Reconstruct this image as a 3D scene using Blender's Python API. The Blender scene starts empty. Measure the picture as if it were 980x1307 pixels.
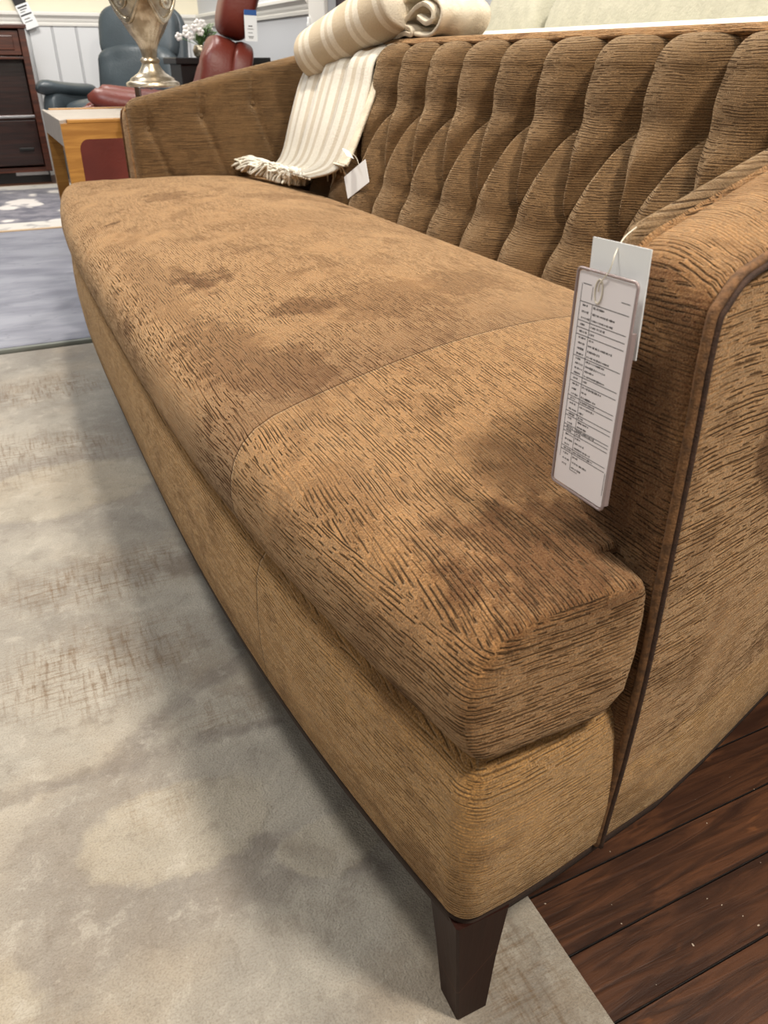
import bpy, bmesh, math, random
from mathutils import Vector, Matrix, Euler, noise as mnoise
random.seed(7)
SC = bpy.context.scene
COL = SC.collection
PI = math.pi

# ------------------------------------------------------------------ camera basis (metres; y runs along the sofa, x to its back, z up)
F = 982.0
TH = math.atan(578 / F); YA = math.radians(25.4)
CAM = Vector((0, 0, 0.80))
HD = Vector((math.sin(YA), math.cos(YA), 0)); RT = Vector((math.cos(YA), -math.sin(YA), 0)); UPV = Vector((0, 0, 1))
FW = HD * math.cos(TH) - UPV * math.sin(TH)
UU = HD * math.sin(TH) + UPV * math.cos(TH)
cd = bpy.data.cameras.new('camera'); cam = bpy.data.objects.new('camera', cd); COL.objects.link(cam)
cam.matrix_world = Matrix(((RT.x, UU.x, -FW.x, CAM.x), (RT.y, UU.y, -FW.y, CAM.y), (RT.z, UU.z, -FW.z, CAM.z), (0, 0, 0, 1)))
cd.sensor_fit = 'VERTICAL'; cd.sensor_height = 24.0; cd.sensor_width = 18.0
cd.lens = 24.0 * F / 1307.0
cd.clip_start = 0.02
cd.dof.use_dof = True; cd.dof.focus_distance = 0.85; cd.dof.aperture_fstop = 9.0
SC.camera = cam

# ------------------------------------------------------------------ helpers
def empty(name, loc=(0, 0, 0), label=None, cat=None, group=None, rotz=0):
    o = bpy.data.objects.new(name, None); COL.objects.link(o)
    o.location = loc; o.rotation_euler = (0, 0, rotz); o.empty_display_size = 0.05
    tag(o, label, cat, group)
    return o

def tag(o, label=None, cat=None, group=None, kind=None):
    if label: o['label'] = label
    if cat: o['category'] = cat
    if group: o['group'] = group
    if kind: o['kind'] = kind
    return o

def adopt(o, parent):
    if parent is not None:
        bpy.context.view_layer.update()
        o.parent = parent
        o.matrix_parent_inverse = parent.matrix_world.inverted()

def mk(name, verts, faces, mat, parent=None, smooth=True, angle=None, local=False, kind=None, label=None):
    me = bpy.data.meshes.new(name)
    me.from_pydata([tuple(v) for v in verts], [], [tuple(f) for f in faces])
    me.validate(); me.update()
    return fin(name, me, mat, parent, smooth, angle, local, kind, label)

def fin(name, me, mat, parent=None, smooth=True, angle=None, local=False, kind=None, label=None):
    bm = bmesh.new(); bm.from_mesh(me)
    bmesh.ops.recalc_face_normals(bm, faces=bm.faces); bm.to_mesh(me); bm.free()
    mats = mat if isinstance(mat, (list, tuple)) else [mat]
    for m in mats: me.materials.append(m)
    for p in me.polygons: p.use_smooth = smooth
    if smooth and angle is not None: me.set_sharp_from_angle(angle=math.radians(angle))
    o = bpy.data.objects.new(name, me); COL.objects.link(o)
    if local: o.parent = parent
    else: adopt(o, parent)
    if kind: o['kind'] = kind
    if label: o['label'] = label
    return o

class MB:
    """collects shapes into one mesh"""
    def __init__(s): s.v = []; s.f = []
    def add(s, vs, fs):
        n = len(s.v); s.v += [Vector(v) for v in vs]; s.f += [tuple(i + n for i in f) for f in fs]; return s
    def xf(s, M): s.v = [M @ v for v in s.v]; return s
    def box(s, a, b, r=0.0, seg=2, M=None):
        bm = bmesh.new(); bmesh.ops.create_cube(bm, size=1)
        for v in bm.verts: v.co = Vector((a[i] + (b[i] - a[i]) * (v.co[i] + .5) for i in range(3)))
        if r > 0: bmesh.ops.bevel(bm, geom=list(bm.edges), offset=r, segments=seg, profile=.5, affect='EDGES')
        bm.verts.index_update()
        vs = [(M @ v.co if M else v.co.copy()) for v in bm.verts]
        fs = [[v.index for v in f.verts] for f in bm.faces]; bm.free()
        return s.add(vs, fs)
    def loft(s, loops, closed=True, caps=True):
        n = len(loops[0]); vs = [p for L in loops for p in L]; fs = []
        for i in range(len(loops) - 1):
            for j in range(n if closed else n - 1):
                k = (j + 1) % n
                fs.append((i * n + j, i * n + k, (i + 1) * n + k, (i + 1) * n + j))
        if caps and closed:
            fs.append(tuple(range(n))[::-1]); fs.append(tuple((len(loops) - 1) * n + j for j in range(n)))
        return s.add(vs, fs)
    def tube(s, pts, r, n=8, sx=1.0, caps=True, flat=None, up=None):
        pts = [Vector(p) for p in pts]; loops = []
        t0 = (pts[1] - pts[0]).normalized()
        a = Vector(up) if up is not None else (Vector((0, 0, 1)) if abs(t0.z) < .9 else Vector((1, 0, 0)))
        u = (a - t0 * a.dot(t0)).normalized()
        for i, p in enumerate(pts):
            t = (pts[min(i + 1, len(pts) - 1)] - pts[max(i - 1, 0)]).normalized()
            u = (u - t * u.dot(t)).normalized(); w = t.cross(u)
            rr = r[i] if isinstance(r, (list, tuple)) else r
            loops.append([p + u * rr * math.cos(2 * PI * k / n) + w * rr * sx * math.sin(2 * PI * k / n) for k in range(n)])
        return s.loft(loops, True, caps)
    def lathe(s, prof, c=(0, 0, 0), n=40, flutes=0, famp=0.0):
        loops = []
        for pr in prof:
            r, z = pr[0], pr[1]; fa = pr[2] if len(pr) > 2 else 0
            loops.append([Vector((c[0] + r * (1 + fa * math.cos(flutes * 2 * PI * k / n)) * math.cos(2 * PI * k / n),
                                  c[1] + r * (1 + fa * math.cos(flutes * 2 * PI * k / n)) * math.sin(2 * PI * k / n), c[2] + z)) for k in range(n)])
        return s.loft(loops)
    def pillow(s, c, h, e=(.5, .5), M=None, nu=36, nv=20):
        """rounded cushion block: superellipsoid with half sizes h"""
        def sp(x, p): return math.copysign(abs(x) ** p, x)
        loops = []
        for i in range(nv + 1):
            ph = -PI / 2 + PI * i / nv; ph = max(min(ph, PI / 2 - .02), -PI / 2 + .02)
            L = []
            for k in range(nu):
                t = 2 * PI * k / nu
                p = Vector((h[0] * sp(math.cos(ph), e[1]) * sp(math.cos(t), e[0]), h[1] * sp(math.cos(ph), e[1]) * sp(math.sin(t), e[0]), h[2] * sp(math.sin(ph), e[1])))
                if M: p = M @ p
                L.append(p + Vector(c))
            loops.append(L)
        return s.loft(loops)
    def grid(s, rows, thick=None):
        n = len(rows[0]); vs = [p for R in rows for p in R]; fs = []
        for i in range(len(rows) - 1):
            for j in range(n - 1): fs.append((i * n + j, i * n + j + 1, (i + 1) * n + j + 1, (i + 1) * n + j))
        return s.add(vs, fs)
    def build(s, name, mat, parent=None, **k): return mk(name, s.v, s.f, mat, parent, **k)

def smooth(a, b, x):
    t = max(0, min(1, (x - a) / (b - a))); return t * t * (3 - 2 * t)

def interp(tab, x):
    if x <= tab[0][0]: return tab[0][1]
    for (a, u), (b, v) in zip(tab, tab[1:]):
        if x <= b: return u + (v - u) * (x - a) / (b - a)
    return tab[-1][1]

def spline(pts, n=8):
    """Catmull-Rom through points"""
    P = [Vector(p) for p in pts]; out = []
    for i in range(len(P) - 1):
        p0, p1, p2, p3 = P[max(i - 1, 0)], P[i], P[i + 1], P[min(i + 2, len(P) - 1)]
        for k in range(n):
            t = k / n
            out.append(.5 * ((2 * p1) + (p2 - p0) * t + (2 * p0 - 5 * p1 + 4 * p2 - p3) * t * t + (3 * p1 - p0 - 3 * p2 + p3) * t ** 3))
    out.append(P[-1]); return out

# ------------------------------------------------------------------ materials
def srgb(r, g, b):
    f = lambda c: (c / 255 / 12.92) if c / 255 <= .04045 else ((c / 255 + .055) / 1.055) ** 2.4
    return (f(r), f(g), f(b), 1)

class NT:
    def __init__(s, name):
        s.m = bpy.data.materials.new(name); s.m.use_nodes = True; s.t = s.m.node_tree
        s.t.nodes.clear()
        s.out = s.t.nodes.new('ShaderNodeOutputMaterial'); s.p = s.t.nodes.new('ShaderNodeBsdfPrincipled')
        s.t.links.new(s.p.outputs[0], s.out.inputs[0])
        s._c = None
    def n(s, typ, **kw):
        nd = s.t.nodes.new(typ)
        for k, v in kw.items(): setattr(nd, k, v)
        return nd
    def put(s, sock, v):
        if isinstance(v, bpy.types.NodeSocket): s.t.links.new(v, sock)
        elif v is not None:
            if hasattr(sock.default_value, '__len__') and not hasattr(v, '__len__'): v = (v,) * len(sock.default_value)
            sock.default_value = v
    def co(s):
        if s._c is None: s._c = s.n('ShaderNodeTexCoord').outputs['Object']
        return s._c
    def xyz(s, v=None):
        nd = s.n('ShaderNodeSeparateXYZ'); s.put(nd.inputs[0], v or s.co()); return nd.outputs
    def comb(s, x, y, z):
        nd = s.n('ShaderNodeCombineXYZ')
        for i, v in enumerate((x, y, z)): s.put(nd.inputs[i], v)
        return nd.outputs[0]
    def map(s, v=None, scale=(1, 1, 1), loc=(0, 0, 0), rot=(0, 0, 0)):
        nd = s.n('ShaderNodeMapping'); s.put(nd.inputs[0], v or s.co())
        nd.inputs['Scale'].default_value = scale; nd.inputs['Location'].default_value = loc; nd.inputs['Rotation'].default_value = rot
        return nd.outputs[0]
    def noise(s, v=None, scale=5, detail=2, rough=.5, dist=0):
        nd = s.n('ShaderNodeTexNoise'); s.put(nd.inputs['Vector'], v or s.co())
        nd.inputs['Scale'].default_value = scale; nd.inputs['Detail'].default_value = detail
        nd.inputs['Roughness'].default_value = rough; nd.inputs['Distortion'].default_value = dist
        return nd.outputs[0]
    def noisec(s, v=None, scale=5, detail=2):
        nd = s.n('ShaderNodeTexNoise'); s.put(nd.inputs['Vector'], v or s.co())
        nd.inputs['Scale'].default_value = scale; nd.inputs['Detail'].default_value = detail
        return nd.outputs[1]
    def math(s, op, a, b=None, c=None, clamp=False):
        nd = s.n('ShaderNodeMath', operation=op, use_clamp=clamp)
        for i, v in enumerate((a, b, c)):
            if v is not None: s.put(nd.inputs[i], v)
        return nd.outputs[0]
    def vmath(s, op, a, b=None, scale=None):
        nd = s.n('ShaderNodeVectorMath', operation=op); s.put(nd.inputs[0], a)
        if b is not None: s.put(nd.inputs[1], b)
        if scale is not None: s.put(nd.inputs['Scale'], scale)
        return nd.outputs[1] if op in ('LENGTH', 'DOT_PRODUCT', 'DISTANCE') else nd.outputs[0]
    def step(s, x, a, b, lo=0., hi=1.):
        nd = s.n('ShaderNodeMapRange', interpolation_type='SMOOTHSTEP')
        s.put(nd.inputs[0], x)
        if a > b: a, b, lo, hi = b, a, hi, lo
        for i, v in ((1, a), (2, b), (3, lo), (4, hi)): nd.inputs[i].default_value = v
        return nd.outputs[0]
    def mix(s, f, a, b, mode='MIX'):
        nd = s.n('ShaderNodeMix', data_type='RGBA', blend_type=mode); nd.clamp_factor = True
        s.put(nd.inputs[0], f); s.put(nd.inputs[6], a); s.put(nd.inputs[7], b)
        return nd.outputs[2]
    def mixf(s, f, a, b):
        nd = s.n('ShaderNodeMix', data_type='FLOAT'); s.put(nd.inputs[0], f); s.put(nd.inputs[2], a); s.put(nd.inputs[3], b)
        return nd.outputs[0]
    def bump(s, h, dist=.002, strength=1.0):
        nd = s.n('ShaderNodeBump'); s.put(nd.inputs['Height'], h); nd.inputs['Distance'].default_value = dist
        nd.inputs['Strength'].default_value = strength
        s.put(s.p.inputs['Normal'], nd.outputs[0])
    def set(s, **kw):
        for k, v in kw.items(): s.put(s.p.inputs[k.replace('_', ' ')], v)
        return s.m

def plain(name, col, rough=.5, metal=0., bump=0., bscale=200, var=.0, vscale=8, coat=0., **kw):
    t = NT(name); c = srgb(*col)
    if var > 0:
        d = tuple(x * (1 - var) for x in c[:3]) + (1,)
        c = t.mix(t.step(t.noise(scale=vscale, detail=4), .35, .65), c, d)
    t.set(Base_Color=c, Roughness=rough, Metallic=metal, **kw)
    if coat: t.set(Coat_Weight=coat)
    if bump > 0: t.bump(t.noise(scale=bscale, detail=3), bump)
    return t.m

def ellmask(t, X, Y, cx, cy, rx, ry, rot, soft=.45, wob=None):
    """soft elliptical patch mask in the plan"""
    c, s = math.cos(rot), math.sin(rot)
    dx = t.math('SUBTRACT', X, cx); dy = t.math('SUBTRACT', Y, cy)
    a = t.math('DIVIDE', t.math('ADD', t.math('MULTIPLY', dx, c), t.math('MULTIPLY', dy, s)), rx)
    b = t.math('DIVIDE', t.math('SUBTRACT', t.math('MULTIPLY', dy, c), t.math('MULTIPLY', dx, s)), ry)
    d = t.math('SQRT', t.math('ADD', t.math('MULTIPLY', a, a), t.math('MULTIPLY', b, b)))
    if wob is not None: d = t.math('ADD', d, wob)
    return t.step(d, 1 + soft, 1 - soft)

def chenille(name, patches=(), seam=None, base=(172, 126, 80), dark=(80, 46, 26), nap_lo=.585, nap_hi=.66, level=False, panel=None, lines=1.0):
    t = NT(name)
    x, y, z = t.xyz()
    g = t.n('ShaderNodeNewGeometry')
    nx, ny, nz = t.xyz(g.outputs['Normal'])
    # slubs run level along every face: u along the thread, v from row to row
    if level: u, v = y, z
    else:
        gy = t.math('GREATER_THAN', t.math('ABSOLUTE', ny), .70); gz = t.math('GREATER_THAN', t.math('ABSOLUTE', nz), .64)
        u = t.mixf(gy, y, x); v = t.mixf(gy, t.mixf(gz, z, x), z)
    wave = t.math('MULTIPLY', t.math('SUBTRACT', t.noise(scale=8, detail=3), .5), .012)
    vv = t.math('ADD', v, wave)
    def rows(n, lo, g0, g1, w):
        r_ = t.math('MULTIPLY', vv, n); k = t.math('FLOOR', r_)
        f = t.math('ABSOLUTE', t.math('SUBTRACT', t.math('FRACT', r_), .5))
        gate = t.noise(t.comb(t.math('MULTIPLY', u, lo), t.math('MULTIPLY', k, 3.71), n), 1, 2, .6)
        return t.math('MULTIPLY', t.step(f, w, w * .45), t.step(gate, g0, g1)), f, gate
    l1, f1, r1 = rows(280, 26, .485, .515, .21)
    l2, f2, r2 = rows(460, 44, .515, .545, .26)
    zone = t.step(t.noise(scale=11, detail=3), .30, .50, .35, 1)
    slits = t.math('MULTIPLY', t.math('MAXIMUM', l1, t.math('MULTIPLY', l2, .75 * lines)), t.math('MULTIPLY', zone, lines))
    rib = t.math('ADD', t.math('MULTIPLY', f1, .45), t.math('MULTIPLY', r1, .6)); fine = r2
    speck = t.noise(scale=620, detail=4, rough=.7)
    grain = t.noise(scale=1100, detail=2)
    nap = t.step(t.noise(t.map(scale=(1, .75, 1)), 4.6, 6, .62, .3), nap_lo, nap_hi)
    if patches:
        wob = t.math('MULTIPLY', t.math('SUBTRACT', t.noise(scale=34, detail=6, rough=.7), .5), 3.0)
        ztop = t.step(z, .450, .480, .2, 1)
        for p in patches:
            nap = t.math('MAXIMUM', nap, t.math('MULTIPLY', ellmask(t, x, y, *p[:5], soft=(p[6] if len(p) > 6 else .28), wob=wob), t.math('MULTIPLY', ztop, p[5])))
    c = t.mix(t.step(t.math('ADD', t.math('MULTIPLY', r1, .5), t.math('MULTIPLY', r2, .5)), .36, .62), srgb(*[v * .78 for v in base]), srgb(*[min(255, v * 1.08) for v in base]))
    c = t.mix(t.step(speck, .54, .38, 0, .62), c, srgb(*dark))
    c = t.mix(t.step(speck, .54, .68, 0, .60), c, srgb(*[min(255, v * 1.32) for v in base]))
    if panel is not None:   # arm front mixed towards the dark tone, mottled
        pm = t.math('MULTIPLY', t.step(x, panel[1], panel[0]), t.step(t.noise(scale=26, detail=5, rough=.65), .30, .52, .62, 1))
        nap = t.math('MAXIMUM', nap, pm)
    crush = t.step(t.noise(t.map(scale=(1, .6, 1), loc=(4, 4, 4)), 17, 5, .65), .52, .64, 0, .42)
    nap = t.math('MAXIMUM', nap, crush)
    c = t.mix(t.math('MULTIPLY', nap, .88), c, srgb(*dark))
    c = t.mix(t.math('MULTIPLY', slits, .94), c, srgb(34, 18, 9))
    c = t.mix(t.step(grain, .40, .66, .0, .20), c, srgb(200, 160, 112))
    h = t.math('ADD', t.math('MULTIPLY', rib, .8), t.math('ADD', t.math('MULTIPLY', fine, .25), t.math('MULTIPLY', speck, .7)))
    h = t.math('SUBTRACT', h, t.math('MULTIPLY', slits, .75))
    if seam is not None:
        sd = t.math('ABSOLUTE', t.math('SUBTRACT', t.math('ADD', y, t.math('MULTIPLY', x, seam[1])), seam[0]))
        line = t.step(sd, .0022, .0006)
        far = t.step(t.math('ADD', y, t.math('MULTIPLY', x, seam[1])), seam[0] - .001, seam[0] + .001)
        fade = t.step(y, seam[0] + .02, seam[0] + .34, 1, 0)
        c = t.mix(t.math('MULTIPLY', t.math('MULTIPLY', far, fade), seam[2]), c, srgb(*dark))
        c = t.mix(t.math('MULTIPLY', line, .55), c, srgb(60, 36, 20))
        h = t.math('SUBTRACT', h, t.math('MULTIPLY', line, .8))
    t.set(Base_Color=c, Roughness=.85, Sheen_Weight=t.math('MULTIPLY', t.math('SUBTRACT', 1, slits), t.math('SUBTRACT', .9, t.math('MULTIPLY', nap, .62))), Sheen_Roughness=.34, Sheen_Tint=srgb(244, 216, 178), Specular_IOR_Level=.1)
    t.bump(h, .0028, 1.0)
    return t.m

M = {}
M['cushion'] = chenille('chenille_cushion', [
    # x, y, rx, ry, rotation, strength (brushed-nap marks; the two softened ones also paint in the near arm's shade)
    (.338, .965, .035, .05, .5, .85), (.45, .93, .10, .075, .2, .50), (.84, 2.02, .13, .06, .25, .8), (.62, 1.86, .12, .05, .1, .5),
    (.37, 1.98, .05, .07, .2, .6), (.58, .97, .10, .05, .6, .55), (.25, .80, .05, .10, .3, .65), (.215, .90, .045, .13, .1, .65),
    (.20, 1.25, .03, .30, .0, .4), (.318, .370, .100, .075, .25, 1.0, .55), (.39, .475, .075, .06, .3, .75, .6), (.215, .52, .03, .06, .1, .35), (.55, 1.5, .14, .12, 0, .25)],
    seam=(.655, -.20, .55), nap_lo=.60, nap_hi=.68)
M['fabric'] = chenille('chenille_frame', [], seam=None, panel=(.366, .380))
M['rail'] = chenille('chenille_rail', [], seam=(.645, -.1, .0), lines=.72, base=(182, 136, 80), nap_lo=.62, nap_hi=.72)
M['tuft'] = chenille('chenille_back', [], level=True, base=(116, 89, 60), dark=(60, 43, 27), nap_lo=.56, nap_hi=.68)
M['welt'] = plain('welt_fabric', (118, 82, 48), .85, bump=.001, bscale=700, var=.5, vscale=160)
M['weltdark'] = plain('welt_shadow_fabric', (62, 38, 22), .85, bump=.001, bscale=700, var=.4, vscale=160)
M['dust'] = plain('dust_cover', (46, 30, 20), .9, bump=.001, bscale=500)

def legwood():
    t = NT('espresso_leg_wood')
    v = t.map(scale=(60, 60, 5))
    c = t.mix(t.noise(v, 2, 4), srgb(50, 23, 15), srgb(30, 13, 9))
    sc = t.step(t.math('ABSOLUTE', t.math('SUBTRACT', t.math('ADD', t.math('MULTIPLY', t.xyz()[0], 1.4), .0), t.math('ADD', t.xyz()[2], .262))), .0009, .0002)
    c = t.mix(t.math('MULTIPLY', sc, .45), c, srgb(120, 80, 60))
    t.set(Base_Color=c, Roughness=.45, Specular_IOR_Level=.15)
    t.bump(t.noise(v, 3, 3), .0004)
    return t.m
M['leg'] = legwood()

def floorwood():
    t = NT('dark_plank_floor')
    x, y, z = t.xyz()
    W = .0715
    row = t.math('FLOOR', t.math('DIVIDE', t.math('ADD', y, -.2585 + W * 40), W))
    fr = t.math('FRACT', t.math('DIVIDE', t.math('ADD', y, -.2585 + W * 40), W))
    rnd = t.n('ShaderNodeTexWhiteNoise', noise_dimensions='1D'); t.put(rnd.inputs['W'], row)
    off = rnd.outputs[0]
    xs = t.math('ADD', x, t.math('ADD', t.math('MULTIPLY', off, 3.0), .62))
    bx = t.math('FRACT', t.math('DIVIDE', xs, 2.9))
    cell = t.math('FLOOR', t.math('DIVIDE', xs, 2.9))
    rn2 = t.n('ShaderNodeTexWhiteNoise', noise_dimensions='2D'); t.put(rn2.inputs['Vector'], t.comb(row, cell, 0))
    gap = t.math('MINIMUM', fr, t.math('SUBTRACT', 1, fr))
    g1 = t.step(gap, .022, .006)
    g2 = t.step(t.math('MINIMUM', bx, t.math('SUBTRACT', 1, bx)), .0010, .0003)
    gaps = g1
    v = t.comb(t.math('MULTIPLY', xs, 5), t.math('ADD', t.math('MULTIPLY', y, 55), t.math('MULTIPLY', off, 40)), 0)
    gr = t.noise(v, 1.2, 6, .62, 1.2)
    bl = t.noise(t.comb(t.math('MULTIPLY', xs, 7), t.math('MULTIPLY', y, 22), off), 1.3, 3, .5, .6)
    c = t.mix(t.step(gr, .34, .66), srgb(54, 32, 20), srgb(98, 60, 36))
    c = t.mix(t.math('MULTIPLY', t.step(bl, .50, .66), .55), c, srgb(48, 26, 16))
    c = t.mix(t.math('MULTIPLY', t.step(bl, .36, .28), .6), c, srgb(138, 86, 50))
    c = t.mix(t.math('MULTIPLY', rn2.outputs[0], .35), c, srgb(58, 33, 20))
    c = t.mix(gaps, c, srgb(14, 8, 6))
    spk = t.step(t.noise(scale=150, detail=1), .80, .815)
    c = t.mix(t.math('MULTIPLY', spk, .8), c, srgb(205, 190, 170))
    t.set(Base_Color=c, Roughness=t.mixf(gr, .38, .58), Specular_IOR_Level=.4)
    t.bump(t.math('SUBTRACT', t.math('MULTIPLY', gr, .5), t.math('MULTIPLY', gaps, 1.6)), .0016)
    return t.m
M['floor'] = floorwood()

def rugmat():
    t = NT('abstract_beige_rug')
    x, y, z = t.xyz()
    w = t.vmath('SCALE', t.vmath('SUBTRACT', t.noisec(scale=7, detail=5), (.5, .5, .5)), scale=.055)
    w2 = t.vmath('SCALE', t.vmath('SUBTRACT', t.noisec(scale=42, detail=5), (.5, .5, .5)), scale=.030)
    q = t.vmath('ADD', t.vmath('ADD', t.co(), w), w2)
    qx, qy, qz = t.xyz(q)
    big = t.noise(q, 3.0, 4, .6)
    c = t.mix(t.step(big, .36, .66), srgb(186, 179, 166), srgb(158, 152, 142))
    tan = t.noise(t.map(q, loc=(5, 9, 0)), 2.6, 4, .6)
    c = t.mix(t.step(tan, .46, .68, 0, .38), c, srgb(172, 150, 122))
    cl = t.noise(t.map(q, loc=(3, 1, 0)), 2.2, 6, .62)
    c = t.mix(t.step(cl, .46, .62, 0, .65), c, srgb(138, 132, 124))
    def ell(cx, cy, rx, ry, soft=.5): return ellmask(t, qx, qy, cx, cy, rx, ry, 0, soft)
    def seg(ax, ay, bx, by, wd):
        dx, dy = bx - ax, by - ay; L2 = dx * dx + dy * dy
        px = t.math('SUBTRACT', qx, ax); py = t.math('SUBTRACT', qy, ay)
        h = t.math('DIVIDE', t.math('ADD', t.math('MULTIPLY', px, dx), t.math('MULTIPLY', py, dy)), L2, clamp=True)
        ex = t.math('SUBTRACT', px, t.math('MULTIPLY', h, dx)); ey = t.math('SUBTRACT', py, t.math('MULTIPLY', h, dy))
        return t.step(t.math('SQRT', t.math('ADD', t.math('MULTIPLY', ex, ex), t.math('MULTIPLY', ey, ey))), wd * 2.2, wd * .3)
    def union(ms):
        r = ms[0]
        for m in ms[1:]: r = t.math('MAXIMUM', r, m)
        return r
    # brown distressed hatching, brushed both ways
    pat = union([ell(.03, 1.235, .17, .075), ell(-.01, 1.0, .15, .10), t.math('MULTIPLY', ell(.02, .70, .05, .05), .6), t.math('MULTIPLY', ell(.15, .81, .06, .05), .6), ell(-.2, .45, .09, .06), ell(-.1, 1.8, .3, .14), ell(.0, 2.25, .2, .1), ell(-.5, 1.0, .2, .3), ell(.3, .3, .05, .1), t.step(t.noise(t.map(loc=(7, 2, 0)), 3.4, 4, .6), .58, .70, 0, .7)])
    sx = t.noise(t.map(scale=(16, 170, 1)), 1, 4, .65); sx2 = t.noise(t.map(scale=(40, 420, 1)), 1, 2, .6)
    sy = t.noise(t.map(scale=(150, 14, 1)), 1, 4, .65)
    hat = t.math('ADD', t.math('MULTIPLY', t.step(sx, .46, .66), .6), t.math('MULTIPLY', t.step(sy, .46, .68), .7))
    hat = t.math('ADD', hat, t.math('MULTIPLY', t.step(sx2, .5, .66), .3), clamp=True)
    c = t.mix(t.math('MULTIPLY', t.math('MULTIPLY', hat, pat), .85), c, srgb(118, 94, 68))
    # grey bands of the design sweeping round pale ovals
    oval = union([ell(.035, .655, .112, .073, .10), ell(-.22, .52, .09, .07, .15), ell(.2, .56, .07, .04, .12), ell(-.34, 1.1, .16, .2, .12), ell(.0, 1.62, .2, .12, .12)])
    ring = t.math('MULTIPLY', union([ell(-.03, .655, .15, .12, .30), ell(.02, .56, .26, .05, .4), ell(-.34, 1.1, .20, .25, .3), ell(.0, 1.62, .26, .18, .3)]), t.math('SUBTRACT', 1, oval))
    line = union([seg(-.30, .76, -.14, .79, .010), seg(-.14, .79, -.03, .785, .010), seg(-.03, .785, .05, .835, .014), seg(.05, .835, .17, .915, .012), seg(.17, .915, .24, 1.0, .010), seg(.0, .78, .10, .775, .013), seg(.10, .775, .2, .765, .009), seg(.12, .60, .24, .50, .010)])
    c = t.mix(t.math('MULTIPLY', ring, .50), c, srgb(132, 124, 117))
    c = t.mix(t.math('MULTIPLY', t.math('MULTIPLY', line, t.step(t.noise(scale=16, detail=4), .3, .6, .35, 1)), .62), c, srgb(122, 113, 106))
    c = t.mix(t.math('MULTIPLY', oval, .35), c, srgb(190, 178, 156))
    c = t.mix(t.math('MULTIPLY', ell(.175, 1.215, .045, .04, .35), .6), c, srgb(112, 96, 82))
    mot = t.noise(t.map(q, loc=(2, 8, 0)), 22, 6, .7)
    c = t.mix(t.step(mot, .50, .70, 0, .45), c, srgb(126, 116, 104))
    c = t.mix(t.step(mot, .48, .32, 0, .40), c, srgb(204, 197, 184))
    gr = t.noise(scale=420, detail=3); gr2 = t.noise(scale=120, detail=5, rough=.7)
    c = t.mix(t.step(gr, .42, .7, 0, .30), c, srgb(112, 100, 86))
    c = t.mix(t.step(gr2, .54, .76, 0, .30), c, srgb(206, 198, 182))
    t.set(Base_Color=c, Roughness=.95, Sheen_Weight=.25, Sheen_Roughness=.5, Specular_IOR_Level=.1)
    h = t.math('ADD', t.math('MULTIPLY', gr2, 1.0), t.math('MULTIPLY', gr, .5))
    t.bump(t.math('SUBTRACT', t.math('ADD', h, t.math('MULTIPLY', oval, .5)), t.math('MULTIPLY', line, .5)), .0034)
    return t.m
M['rug'] = rugmat()

def greymat():
    t = NT('smooth_grey_rug')
    c = t.mix(t.step(t.noise(t.map(scale=(1.2, 3, 1)), 2.2, 4, .55), .35, .68), srgb(150, 152, 162), srgb(122, 124, 136))
    l = t.math('MULTIPLY', t.step(t.math('ABSOLUTE', t.math('SUBTRACT', t.noise(t.map(scale=(1, 2.5, 1), loc=(2, 2, 0)), 2.5, 3), .5)), .012, .0), .35)
    c = t.mix(l, c, srgb(104, 106, 116))
    t.set(Base_Color=c, Roughness=.55, Specular_IOR_Level=.3); t.bump(t.noise(scale=300), .0006)
    return t.m
M['grey'] = greymat()
M['greyedge'] = plain('grey_rug_edge', (132, 136, 128), .6, var=.2)

def orientmat():
    t = NT('grey_medallion_rug')
    x, y, z = t.xyz()
    X0, X1, Y0, Y1 = -1.6, 1.05, 4.78, 6.62
    e = t.math('MINIMUM', t.math('MINIMUM', t.math('SUBTRACT', x, X0), t.math('SUBTRACT', X1, x)), t.math('MINIMUM', t.math('SUBTRACT', y, Y0), t.math('SUBTRACT', Y1, y)))
    vo = t.n('ShaderNodeTexVoronoi', feature='SMOOTH_F1'); t.put(vo.inputs['Vector'], t.map(scale=(5.2, 4.2, 1))); vo.inputs['Scale'].default_value = 1; vo.inputs['Randomness'].default_value = .7
    n = t.noise(scale=9, detail=4)
    fl = t.step(t.math('ADD', vo.outputs[0], t.math('MULTIPLY', t.math('SUBTRACT', n, .5), .5)), .34, .24)
    c = t.mix(t.step(n, .4, .6), srgb(92, 92, 104), srgb(128, 126, 134))
    c = t.mix(t.math('MULTIPLY', fl, .95), c, srgb(222, 216, 210))
    rim = t.math('MULTIPLY', t.step(e, .235, .225), t.step(n, .36, .5, .55, 1))
    c = t.mix(rim, c, srgb(206, 202, 194))
    ln = t.math('MULTIPLY', t.step(e, .0, .01), t.step(e, .03, .022))
    c = t.mix(t.step(e, .03, .022), c, srgb(196, 170, 138))
    t.set(Base_Color=c, Roughness=.95, Sheen_Weight=.2); t.bump(t.noise(scale=300, detail=2), .001)
    return t.m
M['orient'] = orientmat()

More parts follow.
